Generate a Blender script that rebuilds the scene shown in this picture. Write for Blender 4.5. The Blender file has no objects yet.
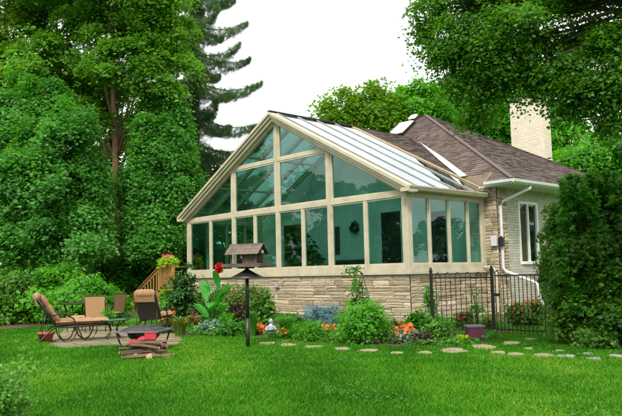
import bpy, math, random
import numpy as np
from mathutils import Vector
random.seed(7); rng = np.random.default_rng(11)
S = bpy.context.scene; col = S.collection
PI = math.pi

# ------------------------------------------------------------------ camera (solved from the house's corners)
f, yaw, pit, rol = 685.05, .8364, .0955, -.0223
CC = np.array([12.7452, -15.2571, 1.45])
W, A_, D = 11.85, 3.2576, 3.894           # sunroom width, outer bay, depth
ZG, ZT, ZS = 1.658, 3.641, 1.367          # glass bottom, glass top, top of the stone wall
Fv = np.array([-math.sin(yaw)*math.cos(pit), math.cos(yaw)*math.cos(pit), math.sin(pit)])
R0 = np.array([math.cos(yaw), math.sin(yaw), 0.]); U0 = np.cross(R0, Fv)
Rv = math.cos(rol)*R0+math.sin(rol)*U0; Uv = -math.sin(rol)*R0+math.cos(rol)*U0
def ray(px, py): return Fv+Rv*(px-311)/f-Uv*(py-208)/f
def hit(px, py, n, d0):                   # ray with plane n.p = d0
    r = ray(px, py); n = np.array(n, float); t = (d0-CC@n)/(r@n); return CC+r*t
def G(px, py, z=0.): return hit(px, py, (0, 0, 1), z)
def PY(px, py, y): return hit(px, py, (0, 1, 0), y)
def PX(px, py, x): return hit(px, py, (1, 0, 0), x)
def at(px, py, d): return CC+ray(px, py)*d
def gd(px, d):                            # ground point in picture column px, d metres deep
    r = ray(px, 278); h = CC+r*d; return np.array([h[0], h[1], 0.])
cam = bpy.data.objects.new('camera', bpy.data.cameras.new('camera')); col.objects.link(cam)
from mathutils import Matrix
m = Matrix.Identity(4)
for i in range(3): m[i][0] = Rv[i]; m[i][1] = Uv[i]; m[i][2] = -Fv[i]; m[i][3] = CC[i]
cam.matrix_world = m; cam.data.sensor_width = 36; cam.data.lens = f/622*36
cam.data.clip_end = 1000; cam.data.clip_start = .1; S.camera = cam

# ------------------------------------------------------------------ world and light
wd = bpy.data.worlds.new('World'); S.world = wd; wd.use_nodes = True
nt = wd.node_tree; nt.nodes.clear()
sky = nt.nodes.new('ShaderNodeTexSky'); sky.sky_type = 'NISHITA'; sky.sun_disc = False
SUN_EL, SUN_AZ = math.radians(50), math.radians(146)   # azimuth of the sun, clockwise from +Y
sky.sun_elevation = SUN_EL; sky.sun_rotation = SUN_AZ; sky.dust_density = 6; sky.air_density = 1.5
hs = nt.nodes.new('ShaderNodeHueSaturation'); hs.inputs['Saturation'].default_value = .12
bg = nt.nodes.new('ShaderNodeBackground'); bg.inputs[1].default_value = .15
wo = nt.nodes.new('ShaderNodeOutputWorld')
nt.links.new(sky.outputs[0], hs.inputs['Color']); tcw = nt.nodes.new('ShaderNodeTexCoord'); cn = nt.nodes.new('ShaderNodeTexNoise'); cn.inputs['Scale'].default_value = 2.2; cn.inputs['Detail'].default_value = 6
cr = nt.nodes.new('ShaderNodeValToRGB'); cr.color_ramp.elements[0].position = .3; cr.color_ramp.elements[1].position = .7; cr.color_ramp.elements[0].color = (7.2, 7.4, 7.7, 1); cr.color_ramp.elements[1].color = (10, 10, 10, 1)
mxw = nt.nodes.new('ShaderNodeMixRGB'); mxw.inputs[0].default_value = .72
nt.links.new(tcw.outputs['Generated'], cn.inputs['Vector']); nt.links.new(cn.outputs[0], cr.inputs[0]); nt.links.new(hs.outputs[0], mxw.inputs[1]); nt.links.new(cr.outputs[0], mxw.inputs[2])
nt.links.new(mxw.outputs[0], bg.inputs[0]); nt.links.new(bg.outputs[0], wo.inputs[0])
sl = bpy.data.lights.new('sun', 'SUN'); sl.energy = 2.9; sl.angle = math.radians(12); sl.color = (1, .95, .86)
so = bpy.data.objects.new('sun', sl); col.objects.link(so)
sd = Vector((math.sin(SUN_AZ)*math.cos(SUN_EL), math.cos(SUN_AZ)*math.cos(SUN_EL), math.sin(SUN_EL)))
so.rotation_euler = sd.to_track_quat('Z', 'Y').to_euler()
S.view_settings.view_transform = 'Standard'; S.view_settings.look = 'None'; S.view_settings.gamma = 1
S.view_settings.exposure = .46
S.render.engine = 'CYCLES'; S.cycles.transparent_max_bounces = 24; S.cycles.max_bounces = 8

# ------------------------------------------------------------------ materials
def newmat(name):
    m = bpy.data.materials.new(name); m.use_nodes = True; nt = m.node_tree
    return m, nt, nt.nodes['Principled BSDF'], nt.nodes['Material Output']
def c4(c): return (c[0], c[1], c[2], 1)
def mat(name, c1, c2=None, scale=6., rough=.6, bump=0., bscale=None, metal=0., spec=.4, var=False, detail=5, stretch=None, mid=.5, third=None):
    m, nt, b, out = newmat(name); N = nt.nodes.new; L = nt.links.new
    b.inputs['Roughness'].default_value = rough; b.inputs['Metallic'].default_value = metal
    b.inputs['Specular IOR Level'].default_value = spec
    tc = N('ShaderNodeTexCoord'); mp = N('ShaderNodeMapping'); L(tc.outputs['Object'], mp.inputs[0])
    if stretch: mp.inputs['Scale'].default_value = stretch
    if c2 is None: c2 = tuple(x*.8 for x in c1)
    no = N('ShaderNodeTexNoise'); no.inputs['Scale'].default_value = scale; no.inputs['Detail'].default_value = detail
    L(mp.outputs[0], no.inputs['Vector'])
    rp = N('ShaderNodeValToRGB'); rp.color_ramp.elements[0].position = mid-.18; rp.color_ramp.elements[1].position = mid+.18
    rp.color_ramp.elements[0].color = c4(c1); rp.color_ramp.elements[1].color = c4(c2)
    if var:
        at_ = N('ShaderNodeAttribute'); at_.attribute_name = 'var'
        ma = N('ShaderNodeMath'); ma.operation = 'MULTIPLY_ADD'; ma.inputs[1].default_value = .35
        mb = N('ShaderNodeMath'); mb.operation = 'MULTIPLY'; mb.inputs[1].default_value = .65
        L(at_.outputs['Fac'], mb.inputs[0]); L(no.outputs[0], ma.inputs[0]); L(mb.outputs[0], ma.inputs[2]); L(ma.outputs[0], rp.inputs[0])
        rp.color_ramp.elements[0].position = .15; rp.color_ramp.elements[1].position = .85
        if third:
            e = rp.color_ramp.elements.new(.55); e.color = c4(third)
    else: L(no.outputs[0], rp.inputs[0])
    L(rp.outputs[0], b.inputs['Base Color'])
    if bump:
        n2 = N('ShaderNodeTexNoise'); n2.inputs['Scale'].default_value = bscale or scale*4; n2.inputs['Detail'].default_value = 8
        L(mp.outputs[0], n2.inputs['Vector']); bp = N('ShaderNodeBump'); bp.inputs['Strength'].default_value = bump; bp.inputs['Distance'].default_value = .02
        L(n2.outputs[0], bp.inputs['Height']); L(bp.outputs[0], b.inputs['Normal'])
    return m
def leafmat(name, c1, c2, trans=.35, rough=.45, spec=.35):
    m, nt, b, out = newmat(name); N = nt.nodes.new; L = nt.links.new
    a = N('ShaderNodeAttribute'); a.attribute_name = 'var'
    rp = N('ShaderNodeValToRGB'); rp.color_ramp.elements[0].color = c4(c1); rp.color_ramp.elements[1].color = c4(c2)
    L(a.outputs['Fac'], rp.inputs[0]); L(rp.outputs[0], b.inputs['Base Color'])
    b.inputs['Roughness'].default_value = rough; b.inputs['Specular IOR Level'].default_value = spec
    t = N('ShaderNodeBsdfTranslucent'); mx = N('ShaderNodeMixRGB'); mx.blend_type = 'MULTIPLY'; mx.inputs[0].default_value = 1; mx.inputs[2].default_value = (1.5, 1.5, .5, 1)
    L(rp.outputs[0], mx.inputs[1]); L(mx.outputs[0], t.inputs[0])
    ms = N('ShaderNodeMixShader'); ms.inputs[0].default_value = trans
    L(b.outputs[0], ms.inputs[1]); L(t.outputs[0], ms.inputs[2]); L(ms.outputs[0], out.inputs[0]); return m
def glassmat(name, tint, f0=.06, gloss=(1, 1, 1), bump=.12):
    m, nt, b, out = newmat(name); N = nt.nodes.new; L = nt.links.new
    nt.nodes.remove(b)
    tr = N('ShaderNodeBsdfTransparent'); tr.inputs[0].default_value = c4(tint)
    gl = N('ShaderNodeBsdfGlossy'); gl.inputs['Roughness'].default_value = .015; gl.inputs[0].default_value = c4(gloss)
    ge = N('ShaderNodeNewGeometry'); dt = N('ShaderNodeVectorMath'); dt.operation = 'DOT_PRODUCT'; L(ge.outputs['Incoming'], dt.inputs[0]); L(ge.outputs['Normal'], dt.inputs[1])
    def ma(op, a, b_):
        n = N('ShaderNodeMath'); n.operation = op
        for k, q in enumerate((a, b_)):
            if q is None: continue
            if isinstance(q, (int, float)): n.inputs[k].default_value = q
            else: L(q, n.inputs[k])
        return n.outputs[0]
    ab = ma('ABSOLUTE', dt.outputs['Value'], None); om = ma('SUBTRACT', 1., ab); pw = ma('POWER', om, 5.); fr = ma('ADD', ma('MULTIPLY', pw, 1-f0), f0)
    tc = N('ShaderNodeTexCoord'); no = N('ShaderNodeTexNoise'); no.inputs['Scale'].default_value = 1.2; no.inputs['Detail'].default_value = 1
    bp = N('ShaderNodeBump'); bp.inputs['Strength'].default_value = bump; bp.inputs['Distance'].default_value = .02
    L(tc.outputs['Object'], no.inputs[0]); L(no.outputs[0], bp.inputs['Height']); L(bp.outputs[0], gl.inputs['Normal'])
    ms = N('ShaderNodeMixShader'); L(fr, ms.inputs[0]); L(tr.outputs[0], ms.inputs[1]); L(gl.outputs[0], ms.inputs[2]); L(ms.outputs[0], out.inputs[0])
    return m
K = {}
K['cream'] = mat('cream_aluminium', (.48, .435, .315), (.36, .325, .23), 2.6, .5, .15, 9, detail=12, mid=.58)
K['tan'] = mat('tan_metal', (.36, .29, .165), (.30, .24, .14), 4, .5)
K['white'] = mat('white_metal', (.60, .60, .60), (.50, .51, .51), 5, .45)
K['stone'] = mat('ledge_stone', (.22, .17, .105), (.52, .445, .31), 4, .9, 1., 16, var=True, third=(.40, .335, .225))
K['mortar'] = mat('mortar', (.13, .11, .08), (.09, .075, .055), 9, .95, .5)
K['shingle'] = mat('asphalt_shingle', (.070, .050, .042), (.150, .112, .094), 30, .9, .5, 60, var=True, third=(.105, .077, .064))
K['ridge'] = mat('ridge_shingle', (.125, .095, .080), (.09, .068, .058), 20, .9, .4, 60)
K['brick'] = mat('painted_brick', (.60, .53, .41), (.70, .63, .50), 12, .85, .35, 30, var=True)
K['siding'] = mat('grey_siding', (.40, .38, .31), (.46, .44, .36), 5, .7, .1)
K['stucco'] = mat('interior_plaster', (.62, .66, .62), (.56, .60, .56), 2, .8, .05)
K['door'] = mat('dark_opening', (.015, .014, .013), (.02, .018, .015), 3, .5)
K['trim'] = mat('white_trim', (.72, .75, .70), None, 3, .5)
K['darkmetal'] = mat('dark_metal', (.012, .012, .012), (.02, .018, .016), 12, .4, .1, spec=.5)
K['bronze'] = mat('bronze_metal', (.035, .022, .014), (.02, .014, .01), 10, .4, .1)
K['glass'] = glassmat('green_tinted_glass', (.57, .80, .74), .06)
K['roofglass'] = glassmat('roof_glass', (.55, .70, .68), .36, bump=.10)
K['wing'] = glassmat('window_glass', (.6, .7, .68), .08)
K['skyl'] = mat('skylight_dome', (.85, .87, .88), (.8, .82, .84), 3, .25, spec=.6)
K['wood'] = mat('cedar_wood', (.42, .22, .07), (.30, .15, .045), 3, .6, .3, 20, stretch=(4, 4, .6))
K['oldwood'] = mat('weathered_wood', (.13, .085, .06), (.07, .045, .035), 5, .75, .4, 20, stretch=(1, 1, 5))
K['oldwood2'] = mat('weathered_shake', (.17, .13, .10), (.10, .075, .06), 7, .75, .4, 30)
K['bark'] = mat('tree_bark', (.34, .20, .11), (.18, .11, .065), 4, .9, 1, 10, stretch=(3, 3, .6))
K['barkd'] = mat('dark_bark', (.05, .035, .025), (.09, .07, .05), 4, .9, 1, 10, stretch=(3, 3, .6))
K['soil'] = mat('mulch', (.055, .028, .018), (.11, .06, .04), 12, .95, 1, 40)
K['flag'] = mat('flagstone', (.31, .25, .14), (.17, .17, .08), 4, .85, .5, 12)
K['flagg'] = mat('grey_flagstone', (.31, .30, .26), (.20, .20, .17), 3, .85, .5, 12)
K['cush'] = mat('tan_cushion', (.33, .19, .095), (.24, .14, .07), 12, .85, .2, 60)
K['sling'] = mat('tan_sling', (.40, .24, .11), (.33, .20, .09), 60, .8, .2, 200)
K['darkfab'] = mat('dark_sling', (.035, .032, .026), (.05, .045, .035), 40, .8, .2, 200)
K['greybar'] = mat('grey_bar', (.30, .32, .31), None, 4, .4)
K['green_glass'] = mat('green_table_glass', (.02, .22, .10), (.02, .16, .08), 4, .12, spec=.7)
K['rim'] = mat('slate_rim', (.17, .16, .20), (.10, .10, .13), 8, .35, .3)
K['mesh'] = mat('fire_screen', (.06, .045, .045), (.03, .025, .025), 60, .6, .4, 160)
K['red'] = mat('red_plastic', (.34, .015, .02), (.22, .01, .015), 5, .5)
K['terra'] = mat('terracotta', (.42, .10, .06), (.32, .08, .05), 8, .8, .2)
K['log'] = mat('split_log', (.16, .10, .06), (.06, .04, .028), 6, .9, .8, 25, var=True)
K['logend'] = mat('log_end', (.55, .36, .18), (.42, .27, .13), 14, .8, .3)
K['greystat'] = mat('grey_statue', (.45, .47, .50), (.10, .10, .11), 14, .6, .3, mid=.55)
K['planter'] = mat('slate_planter', (.14, .12, .17), (.09, .08, .11), 6, .6)
K['sofa'] = mat('dark_sofa', (.05, .04, .035), None, 6, .8)
K['curtain'] = mat('coral_curtain', (.62, .25, .13), (.70, .40, .25), 6, .8)
# leaves
K['l_maple'] = leafmat('maple_leaf', (.022, .088, .006), (.095, .27, .018), .5)
K['l_big'] = leafmat('broad_leaf', (.050, .165, .014), (.170, .40, .032), .5)
K['l_cedar'] = leafmat('cedar_leaf', (.032, .150, .022), (.120, .40, .050), .45)
K['l_yel'] = leafmat('yellowish_leaf', (.08, .20, .008), (.18, .36, .02), .5)
K['l_bright'] = leafmat('bright_leaf', (.045, .20, .012), (.13, .42, .024), .5)
K['l_spruce'] = leafmat('spruce_needle', (.022, .075, .016), (.070, .165, .028), .2, .6)
K['l_dark'] = leafmat('dark_leaf', (.014, .058, .010), (.040, .135, .018), .3)
K['l_hedge'] = leafmat('hedge_leaf', (.026, .130, .010), (.090, .32, .022), .42)
K['l_shrub'] = leafmat('shrub_leaf', (.028, .095, .010), (.110, .29, .022), .4)
K['l_blue'] = leafmat('blue_needle', (.05, .13, .15), (.12, .24, .27), .1, .6)
K['l_silver'] = leafmat('silver_leaf', (.10, .20, .13), (.20, .33, .22), .2)
K['l_olive'] = leafmat('olive_leaf', (.07, .13, .015), (.14, .22, .03), .3)
K['l_lime'] = leafmat('lime_leaf', (.20, .42, .015), (.40, .60, .03), .4)
K['l_purple'] = leafmat('purple_leaf', (.05, .02, .025), (.09, .05, .04), .2)
K['l_canna'] = leafmat('canna_leaf', (.03, .22, .02), (.06, .36, .035), .4, .35)
K['p_orange'] = leafmat('orange_petal', (.65, .09, .01), (.85, .20, .03), .2)
K['p_red'] = leafmat('red_petal', (.36, .006, .008), (.58, .015, .02), .1)
K['p_pink'] = leafmat('pink_petal', (.6, .08, .10), (.75, .16, .12), .2)
K['p_white'] = leafmat('white_petal', (.7, .7, .65), (.8, .8, .75), .2)
K['grassblade'] = leafmat('grass_blade', (.022, .120, .004), (.088, .30, .010), .35, .6, .15)
_r = [q for q in K['grassblade'].node_tree.nodes if q.type == 'VALTORGB'][0].color_ramp; _r.elements[1].position = .86; _e = _r.elements.new(1.); _e.color = (.24, .30, .05, 1)

# ------------------------------------------------------------------ mesh helpers
def tag(o, label=None, cat=None, group=None, kind=None):
    if label: o['label'] = label
    if cat: o['category'] = cat
    if group: o['group'] = group
    if kind: o['kind'] = kind
    return o
def worg(p):
    v = np.zeros(3)
    while p is not None: v += np.array(p.location); p = p.parent
    return v
def thing(name, label, cat, loc=(0, 0, 0), group=None):
    o = bpy.data.objects.new(name, None); col.objects.link(o); o.location = tuple(float(x) for x in loc); o.empty_display_size = .2
    return tag(o, label, cat, group)
def link(name, me, mt, parent, loc=None):
    o = bpy.data.objects.new(name, me); col.objects.link(o)
    if mt is not None: me.materials.append(mt)
    if parent is not None: o.parent = parent
    if loc is not None: o.location = tuple(float(x) for x in loc)
    return o
def npmesh(name, V, F, mt, parent=None, var=None, smooth=False, org=None):
    """V (n,3), F (m,k) one polygon size"""
    V = np.asarray(V, np.float32).copy(); F = np.asarray(F, np.int32)
    loc = None
    if parent is not None: V -= worg(parent).astype(np.float32)
    elif org is not None: V -= np.array(org, np.float32); loc = org
    me = bpy.data.meshes.new(name); me.vertices.add(len(V)); me.vertices.foreach_set('co', V.ravel())
    me.loops.add(F.size); me.loops.foreach_set('vertex_index', F.ravel())
    me.polygons.add(len(F)); me.polygons.foreach_set('loop_start', np.arange(0, F.size, F.shape[1], dtype=np.int32))
    if smooth: me.polygons.foreach_set('use_smooth', np.ones(len(F), bool))
    if var is not None:
        a = me.attributes.new('var', 'FLOAT', 'POINT'); a.data.foreach_set('value', np.asarray(var, np.float32))
    me.update(calc_edges=True); me.validate()
    return link(name, me, mt, parent, loc)
class MB:
    def __init__(s): s.v = []; s.f = []; s.a = []
    def add(s, vs, fs, var=0.):
        n = len(s.v); s.v += [tuple(map(float, v)) for v in vs]; s.f += [tuple(i+n for i in f) for f in fs]; s.a += [var]*len(vs)
    def box(s, a, b, var=0.):
        x0, y0, z0 = a; x1, y1, z1 = b
        s.add([(x0, y0, z0), (x1, y0, z0), (x1, y1, z0), (x0, y1, z0), (x0, y0, z1), (x1, y0, z1), (x1, y1, z1), (x0, y1, z1)],
              [(0, 3, 2, 1), (4, 5, 6, 7), (0, 1, 5, 4), (1, 2, 6, 5), (2, 3, 7, 6), (3, 0, 4, 7)], var)
    def hexa(s, P, var=0.):
        s.add(P, [(0, 3, 2, 1), (4, 5, 6, 7), (0, 1, 5, 4), (1, 2, 6, 5), (2, 3, 7, 6), (3, 0, 4, 7)], var)
    def bar(s, p, q, w, h, up=(0, 0, 1), var=0.):       # beam, w sideways, h along up
        p = np.array(p, float); q = np.array(q, float); d = q-p; d /= np.linalg.norm(d)
        u = np.array(up, float); sd = np.cross(d, u); sd /= np.linalg.norm(sd); u = np.cross(sd, d)
        a, b = sd*w/2, u*h/2
        s.hexa([p-a-b, p+a-b, q+a-b, q-a-b, p-a+b, p+a+b, q+a+b, q-a+b], var)
    def prism(s, poly, off, var=0.):                     # planar polygon extruded by vector off
        n = len(poly); off = np.array(off, float); P = [np.array(p, float) for p in poly]
        s.add(P+[p+off for p in P], [tuple(range(n))[::-1], tuple(range(n, 2*n))]+[(i, (i+1) % n, n+(i+1) % n, n+i) for i in range(n)], var)
    def tube(s, pts, r, n=8, var=0.):
        pts = [np.array(p, float) for p in pts]; m = len(pts)
        rr = r if hasattr(r, '__len__') else [r]*m
        vs = []; fs = []; ref = np.array([.3, .2, 1.])
        for i, p in enumerate(pts):
            d = pts[min(i+1, m-1)]-pts[max(i-1, 0)]; d /= (np.linalg.norm(d)+1e-9)
            a = np.cross(d, ref)
            if np.linalg.norm(a) < .15: a = np.cross(d, (1, .1, 0))
            a /= np.linalg.norm(a); b = np.cross(d, a)
            for k in range(n):
                t = 2*PI*k/n; vs.append(p+rr[i]*(a*math.cos(t)+b*math.sin(t)))
        for i in range(m-1):
            for k in range(n): fs.append((i*n+k, i*n+(k+1) % n, (i+1)*n+(k+1) % n, (i+1)*n+k))
        fs.append(tuple(range(n))[::-1]); fs.append(tuple(range((m-1)*n, m*n)))
        s.add(vs, fs, var)
    def lathe(s, c, prof, n=20, var=0.):
        vs = []; fs = []
        for r, z in prof:
            for k in range(n): vs.append((c[0]+r*math.cos(2*PI*k/n), c[1]+r*math.sin(2*PI*k/n), c[2]+z))
        for i in range(len(prof)-1):
            for k in range(n): fs.append((i*n+k, i*n+(k+1) % n, (i+1)*n+(k+1) % n, (i+1)*n+k))
        fs.append(tuple(range(n))[::-1]); fs.append(tuple(range((len(prof)-1)*n, len(prof)*n)))
        s.add(vs, fs, var)
    def rot(s, ang, org=(0, 0, 0)):
        c, k = math.cos(ang), math.sin(ang)
        s.v = [(org[0]+(x-org[0])*c-(y-org[1])*k, org[1]+(x-org[0])*k+(y-org[1])*c, z) for x, y, z in s.v]; return s
    def build(s, name, mt, parent=None, smooth=False, bevel=0., org=None):
        me = bpy.data.meshes.new(name); o3 = worg(parent) if parent is not None else (np.array(org, float) if org is not None else np.zeros(3))
        me.from_pydata([tuple(np.array(v)-o3) for v in s.v], [], s.f)
        a = me.attributes.new('var', 'FLOAT', 'POINT'); a.data.foreach_set('value', np.array(s.a, np.float32))
        if smooth:
            me.polygons.foreach_set('use_smooth', np.ones(len(s.f), bool))
        me.update()
        o = link(name, me, mt, parent, org if parent is None else None)
        if bevel:
            b = o.modifiers.new('bevel', 'BEVEL'); b.width = bevel; b.segments = 2; b.limit_method = 'ANGLE'
        return o
def struct(name, mb, mt): return tag(mb.build(name, mt), kind='structure')

# ---- leaves
T_KITE = (np.array([[0, 0, 0], [-.32, .45, .06], [0, 1, -.08], [.32, .45, .06]]), [[0, 1, 2, 3]])
def _maple():
    o = [(0, 0), (.28, .02), (.5, .0), (.42, .22), (.62, .50), (.32, .48), (.24, .62), (.0, 1.), (-.24, .62), (-.32, .48), (-.62, .50), (-.42, .22), (-.5, .0), (-.28, .02)]
    V = np.array([[x, y, .10*abs(x)-.12*y*y] for x, y in o]); return V, [list(range(len(o)))]
T_MAPLE = _maple()
def _spray(n=3, sp=.9):
    V = []; F = []
    for i in range(n):
        a = (i-(n-1)/2)*sp; c, s_ = math.cos(a), math.sin(a)
        for p in T_KITE[0]: V.append([p[0]*c+p[1]*s_, -p[0]*s_+p[1]*c, p[2]])
        F.append([4*i, 4*i+1, 4*i+2, 4*i+3])
    return np.array(V), F
T_SPRAY = _spray(3)
def _feather():
    V = []; F = []
    for i in range(5):
        a = (i-2)*.42; c, s_ = math.cos(a), math.sin(a); q = 1-.12*abs(i-2)
        for x, y, z in ((0, 0, 0), (-.11, .5, .03), (0, 1*q, -.1), (.11, .5, .03)): V.append([x*c+y*s_, -x*s_+y*c, z])
        F.append([4*i, 4*i+1, 4*i+2, 4*i+3])
    return np.array(V), F
T_FEATHER = _feather()
def _needles():
    V = []; F = []
    for i in range(5):
        a = (i-2)*.45; c, s_ = math.cos(a), math.sin(a)
        for x, y in ((-.05, .0), (-.05, .7), (0, 1), (.05, .7)): V.append([x*c+y*s_, -x*s_+y*c, 0])
        F.append([4*i, 4*i+1, 4*i+2, 4*i+3])
    return np.array(V), F
T_NEEDLE = _needles()
def unit(a): return a/(np.linalg.norm(a, axis=-1, keepdims=True)+1e-9)
def leaves(name, P, Nn, size, mt, parent, tmpl=T_KITE, droop=0., jit=.35, var=None, axis=None, kind=None):
    n = len(P); TV, TF = tmpl; TV = np.asarray(TV); k = len(TV)
    Nn = unit(Nn); r = rng.normal(size=(n, 3)) if axis is None else axis+rng.normal(size=(n, 3))*.25
    r = r+np.array([0, 0, -droop]); a = unit(r-Nn*np.sum(r*Nn, 1, keepdims=True)); b = np.cross(a, Nn)
    sz = size*rng.uniform(1-jit, 1+jit, (n, 1))
    V = P[:, None, :]+sz[:, None, :]*(TV[None, :, 0:1]*b[:, None, :]+TV[None, :, 1:2]*a[:, None, :]+TV[None, :, 2:3]*Nn[:, None, :])
    F = (np.arange(n)[:, None, None]*k+np.array(TF)[None]).reshape(-1, len(TF[0]))
    if var is None: var = rng.uniform(0, 1, n)
    o = npmesh(name, V.reshape(-1, 3), F, mt, parent, np.repeat(np.clip(var, 0, 1), k))
    if kind: o['kind'] = kind
    return o
def crown_pts(blobs, n, rc, flat=.5, per=70, inner=.5, outward=.6, branchy=False):
    """blobs: (x,y,z,rx,ry,rz). leaf clumps over each blob's volume, biased to its outside"""
    vol = np.array([(b[3]*b[4]*b[5])**(2/3) for b in blobs]); vol /= vol.sum()
    PP = []; NN = []; VV = []
    for b, w in zip(blobs, vol):
        m = max(3, int(n*w/per)); d = unit(rng.normal(size=(m, 3))); rad = rng.uniform(inner**2, 1, (m, 1))**.5
        ph = rng.uniform(0, 6.28, 4); lump = 1+.20*np.sin(3*d[:, 0]+ph[0]+2*d[:, 2])+.16*np.sin(5*d[:, 1]+ph[1])*np.sin(4*d[:, 2]+ph[2])+rng.normal(size=m)*.07
        nb_ = max(6, m//14); db = unit(rng.normal(size=(nb_, 3))); rb = rng.uniform(.25, 1.0, (nb_, 1))**.6*rng.uniform(.75, 1.32, (nb_, 1)); bi = rng.integers(0, nb_, m); be = rng.uniform(.09, .30, (nb_, 1))
        off = db[bi]*rb[bi]+np.clip(rng.normal(size=(m, 3)), -1.6, 1.6)*be[bi]*np.array([1, 1, .62]); d = np.where(branchy, unit(off), d); off = np.where(branchy, off, d*rad*lump[:, None])
        c = np.array(b[:3])+off*np.array(b[3:6]); cv = np.where(branchy, rng.uniform(0, .5, nb_)[bi]+rng.uniform(0, .25, m), rng.uniform(0, .7, m))
        # each clump is a tilted spray of leaves that sags at its rim
        out = d*np.array([1, 1, .3]); nc = unit(np.array([0, 0, 1.])+.7*outward*out+rng.normal(size=(m, 3))*.28); ua = unit(np.cross(nc, rng.normal(size=(m, 3)))); ub = np.cross(nc, ua)
        sc = rc*rng.uniform(.45, 1.45, (m, 1)); q = np.clip(rng.normal(size=(m, per, 3)), -1.7, 1.7)*.6
        rim = (q[:, :, 0:1]**2+q[:, :, 1:2]**2)
        p = c[:, None, :]+sc[:, :, None]*(q[:, :, 0:1]*ua[:, None, :]*1.25+q[:, :, 1:2]*ub[:, None, :]*.8+q[:, :, 2:3]*flat*nc[:, None, :]-.45*rim*np.array([0, 0, 1.]))
        nn = nc[:, None, :]+.35*outward*d[:, None, :]+rng.normal(size=(m, per, 3))*.45
        PP.append(p.reshape(-1, 3)); NN.append(nn.reshape(-1, 3)); VV.append((cv[:, None]+rng.uniform(0, .3, (m, per))).ravel())
    P = np.concatenate(PP); keep = P[:, 2] > .02
    return P[keep], np.concatenate(NN)[keep], np.concatenate(VV)[keep]
def B(px, py, d, rpx, rpy, rd=None):     # an ellipsoid seen at px,py, d metres away
    c = at(px, py, d); s = d/f; rx = rpx*s; return (c[0], c[1], c[2], rd or rx, rd or rx, rpy*s) if rd else (c[0], c[1], c[2], rx, rx, rpy*s)
def tree(name, label, cat, base, blobs, n, leaf, size, bark='bark', rad=.2, top=None, rc=.8, tmpl=T_SPRAY, group=None, limbs=8, per=60, droop=.3, flat=.45, inner=.45, lean=None, part='crown', outward=.6, branchy=True, umin=.12):
    t = thing(name, label, cat, base, group); b = np.array(base, float)
    bl = np.array(blobs); c = bl[:, :3].mean(0)
    tp = np.array([c[0], c[1], top if top else bl[:, 2].max()]) if lean is None else np.array(lean, float)
    mb = MB(); pts = [b+(tp-b)*u+np.array([random.uniform(-1, 1), random.uniform(-1, 1), 0])*rad*.5*(0 < u < 1) for u in np.linspace(0, 1, 8)]
    pts[0] = b-np.array([0, 0, .1])
    mb.tube(pts, [rad*(1.35 if i == 0 else 1-.8*i/7) for i in range(8)], 10)
    for i in range(limbs):
        q = bl[i % len(bl)]; e = q[:3]+unit(rng.normal(size=3))*q[3:6]*.6
        u = np.clip((e[2]-b[2])/(tp[2]-b[2]+1e-6)-.25, umin, .88); s_ = b+(tp-b)*u
        mid = (s_+e)/2+np.array([0, 0, .12*np.linalg.norm(e-s_)])
        r0 = rad*(1-.8*u)*.55; mb.tube([s_, mid, e], [r0, r0*.6, r0*.15], 6)
    mb.build('trunk', K[bark], t, smooth=True)
    P, Nn, V = crown_pts(blobs, n, rc, flat, per, inner, outward, branchy)
    leaves(part, P, Nn, size, K[leaf], t, tmpl, droop, var=V)
    return t

# ================================================================== GROUND
mb = MB(); mb.add([(-250, -120, 0), (150, -120, 0), (150, 300, 0), (-250, 300, 0)], [(0, 1, 2, 3)])
K['lawn'] = mat('lawn_turf', (.030, .11, .005), (.070, .20, .01), 1.3, .95, .8, 60, detail=9)
struct('lawn', mb, K['lawn'])
def gpoly(pxs, z, mt, name):
    m_ = MB(); m_.add([tuple(G(x, y)[:2])+(z,) for x, y in pxs], [tuple(range(len(pxs)))]); return struct(name, m_, mt)
bedpx = [(160, 331), (185, 336), (215, 338), (250, 338), (285, 341), (330, 344), (375, 347), (410, 348), (445, 348), (470, 346), (492, 341), (500, 336)]
bed = [tuple(G(x, y)[:2]) for x, y in bedpx]
bedpoly = bed+[(3.9, -1.2), (2.9, 1.2), (1.5, 6), (.66, 9), (.6, 3.7), (.1, .05), (-11.8, .05), (-12.4, -.8), (-9, -3.6)]
def bedmesh():
    # a gently mounded bed, filled from its outline
    cx = sum(p[0] for p in bedpoly)/len(bedpoly); m_ = MB()
    m_.add([(p[0], p[1], .012) for p in bedpoly], [tuple(range(len(bedpoly)))]); return m_
struct('flower_bed_soil', bedmesh(), K['soil'])
# strip of bare earth beneath hedge on the left
gl = [(-60, 331), (0, 330), (60, 326), (110, 318), (150, 312), (175, 306)]
mb = MB(); P1 = [tuple(G(x, y)[:2])+(.010,) for x, y in gl]; P2 = [(p[0]-6, p[1]+6, .010) for p in P1]
for i in range(len(P1)-1): mb.add([P1[i], P1[i+1], P2[i+1], P2[i]], [(0, 1, 2, 3)])
struct('hedge_soil', mb, K['soil'])
def inpoly(x, y, poly):
    r = np.zeros(len(x), bool); n = len(poly)
    for i in range(n):
        x0, y0 = poly[i][:2]; x1, y1 = poly[(i+1) % n][:2]
        c = ((y0 > y) != (y1 > y)) & (x < (x1-x0)*(y-y0)/((y1-y0) if y1 != y0 else 1e-9)+x0); r ^= c
    return r
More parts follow.
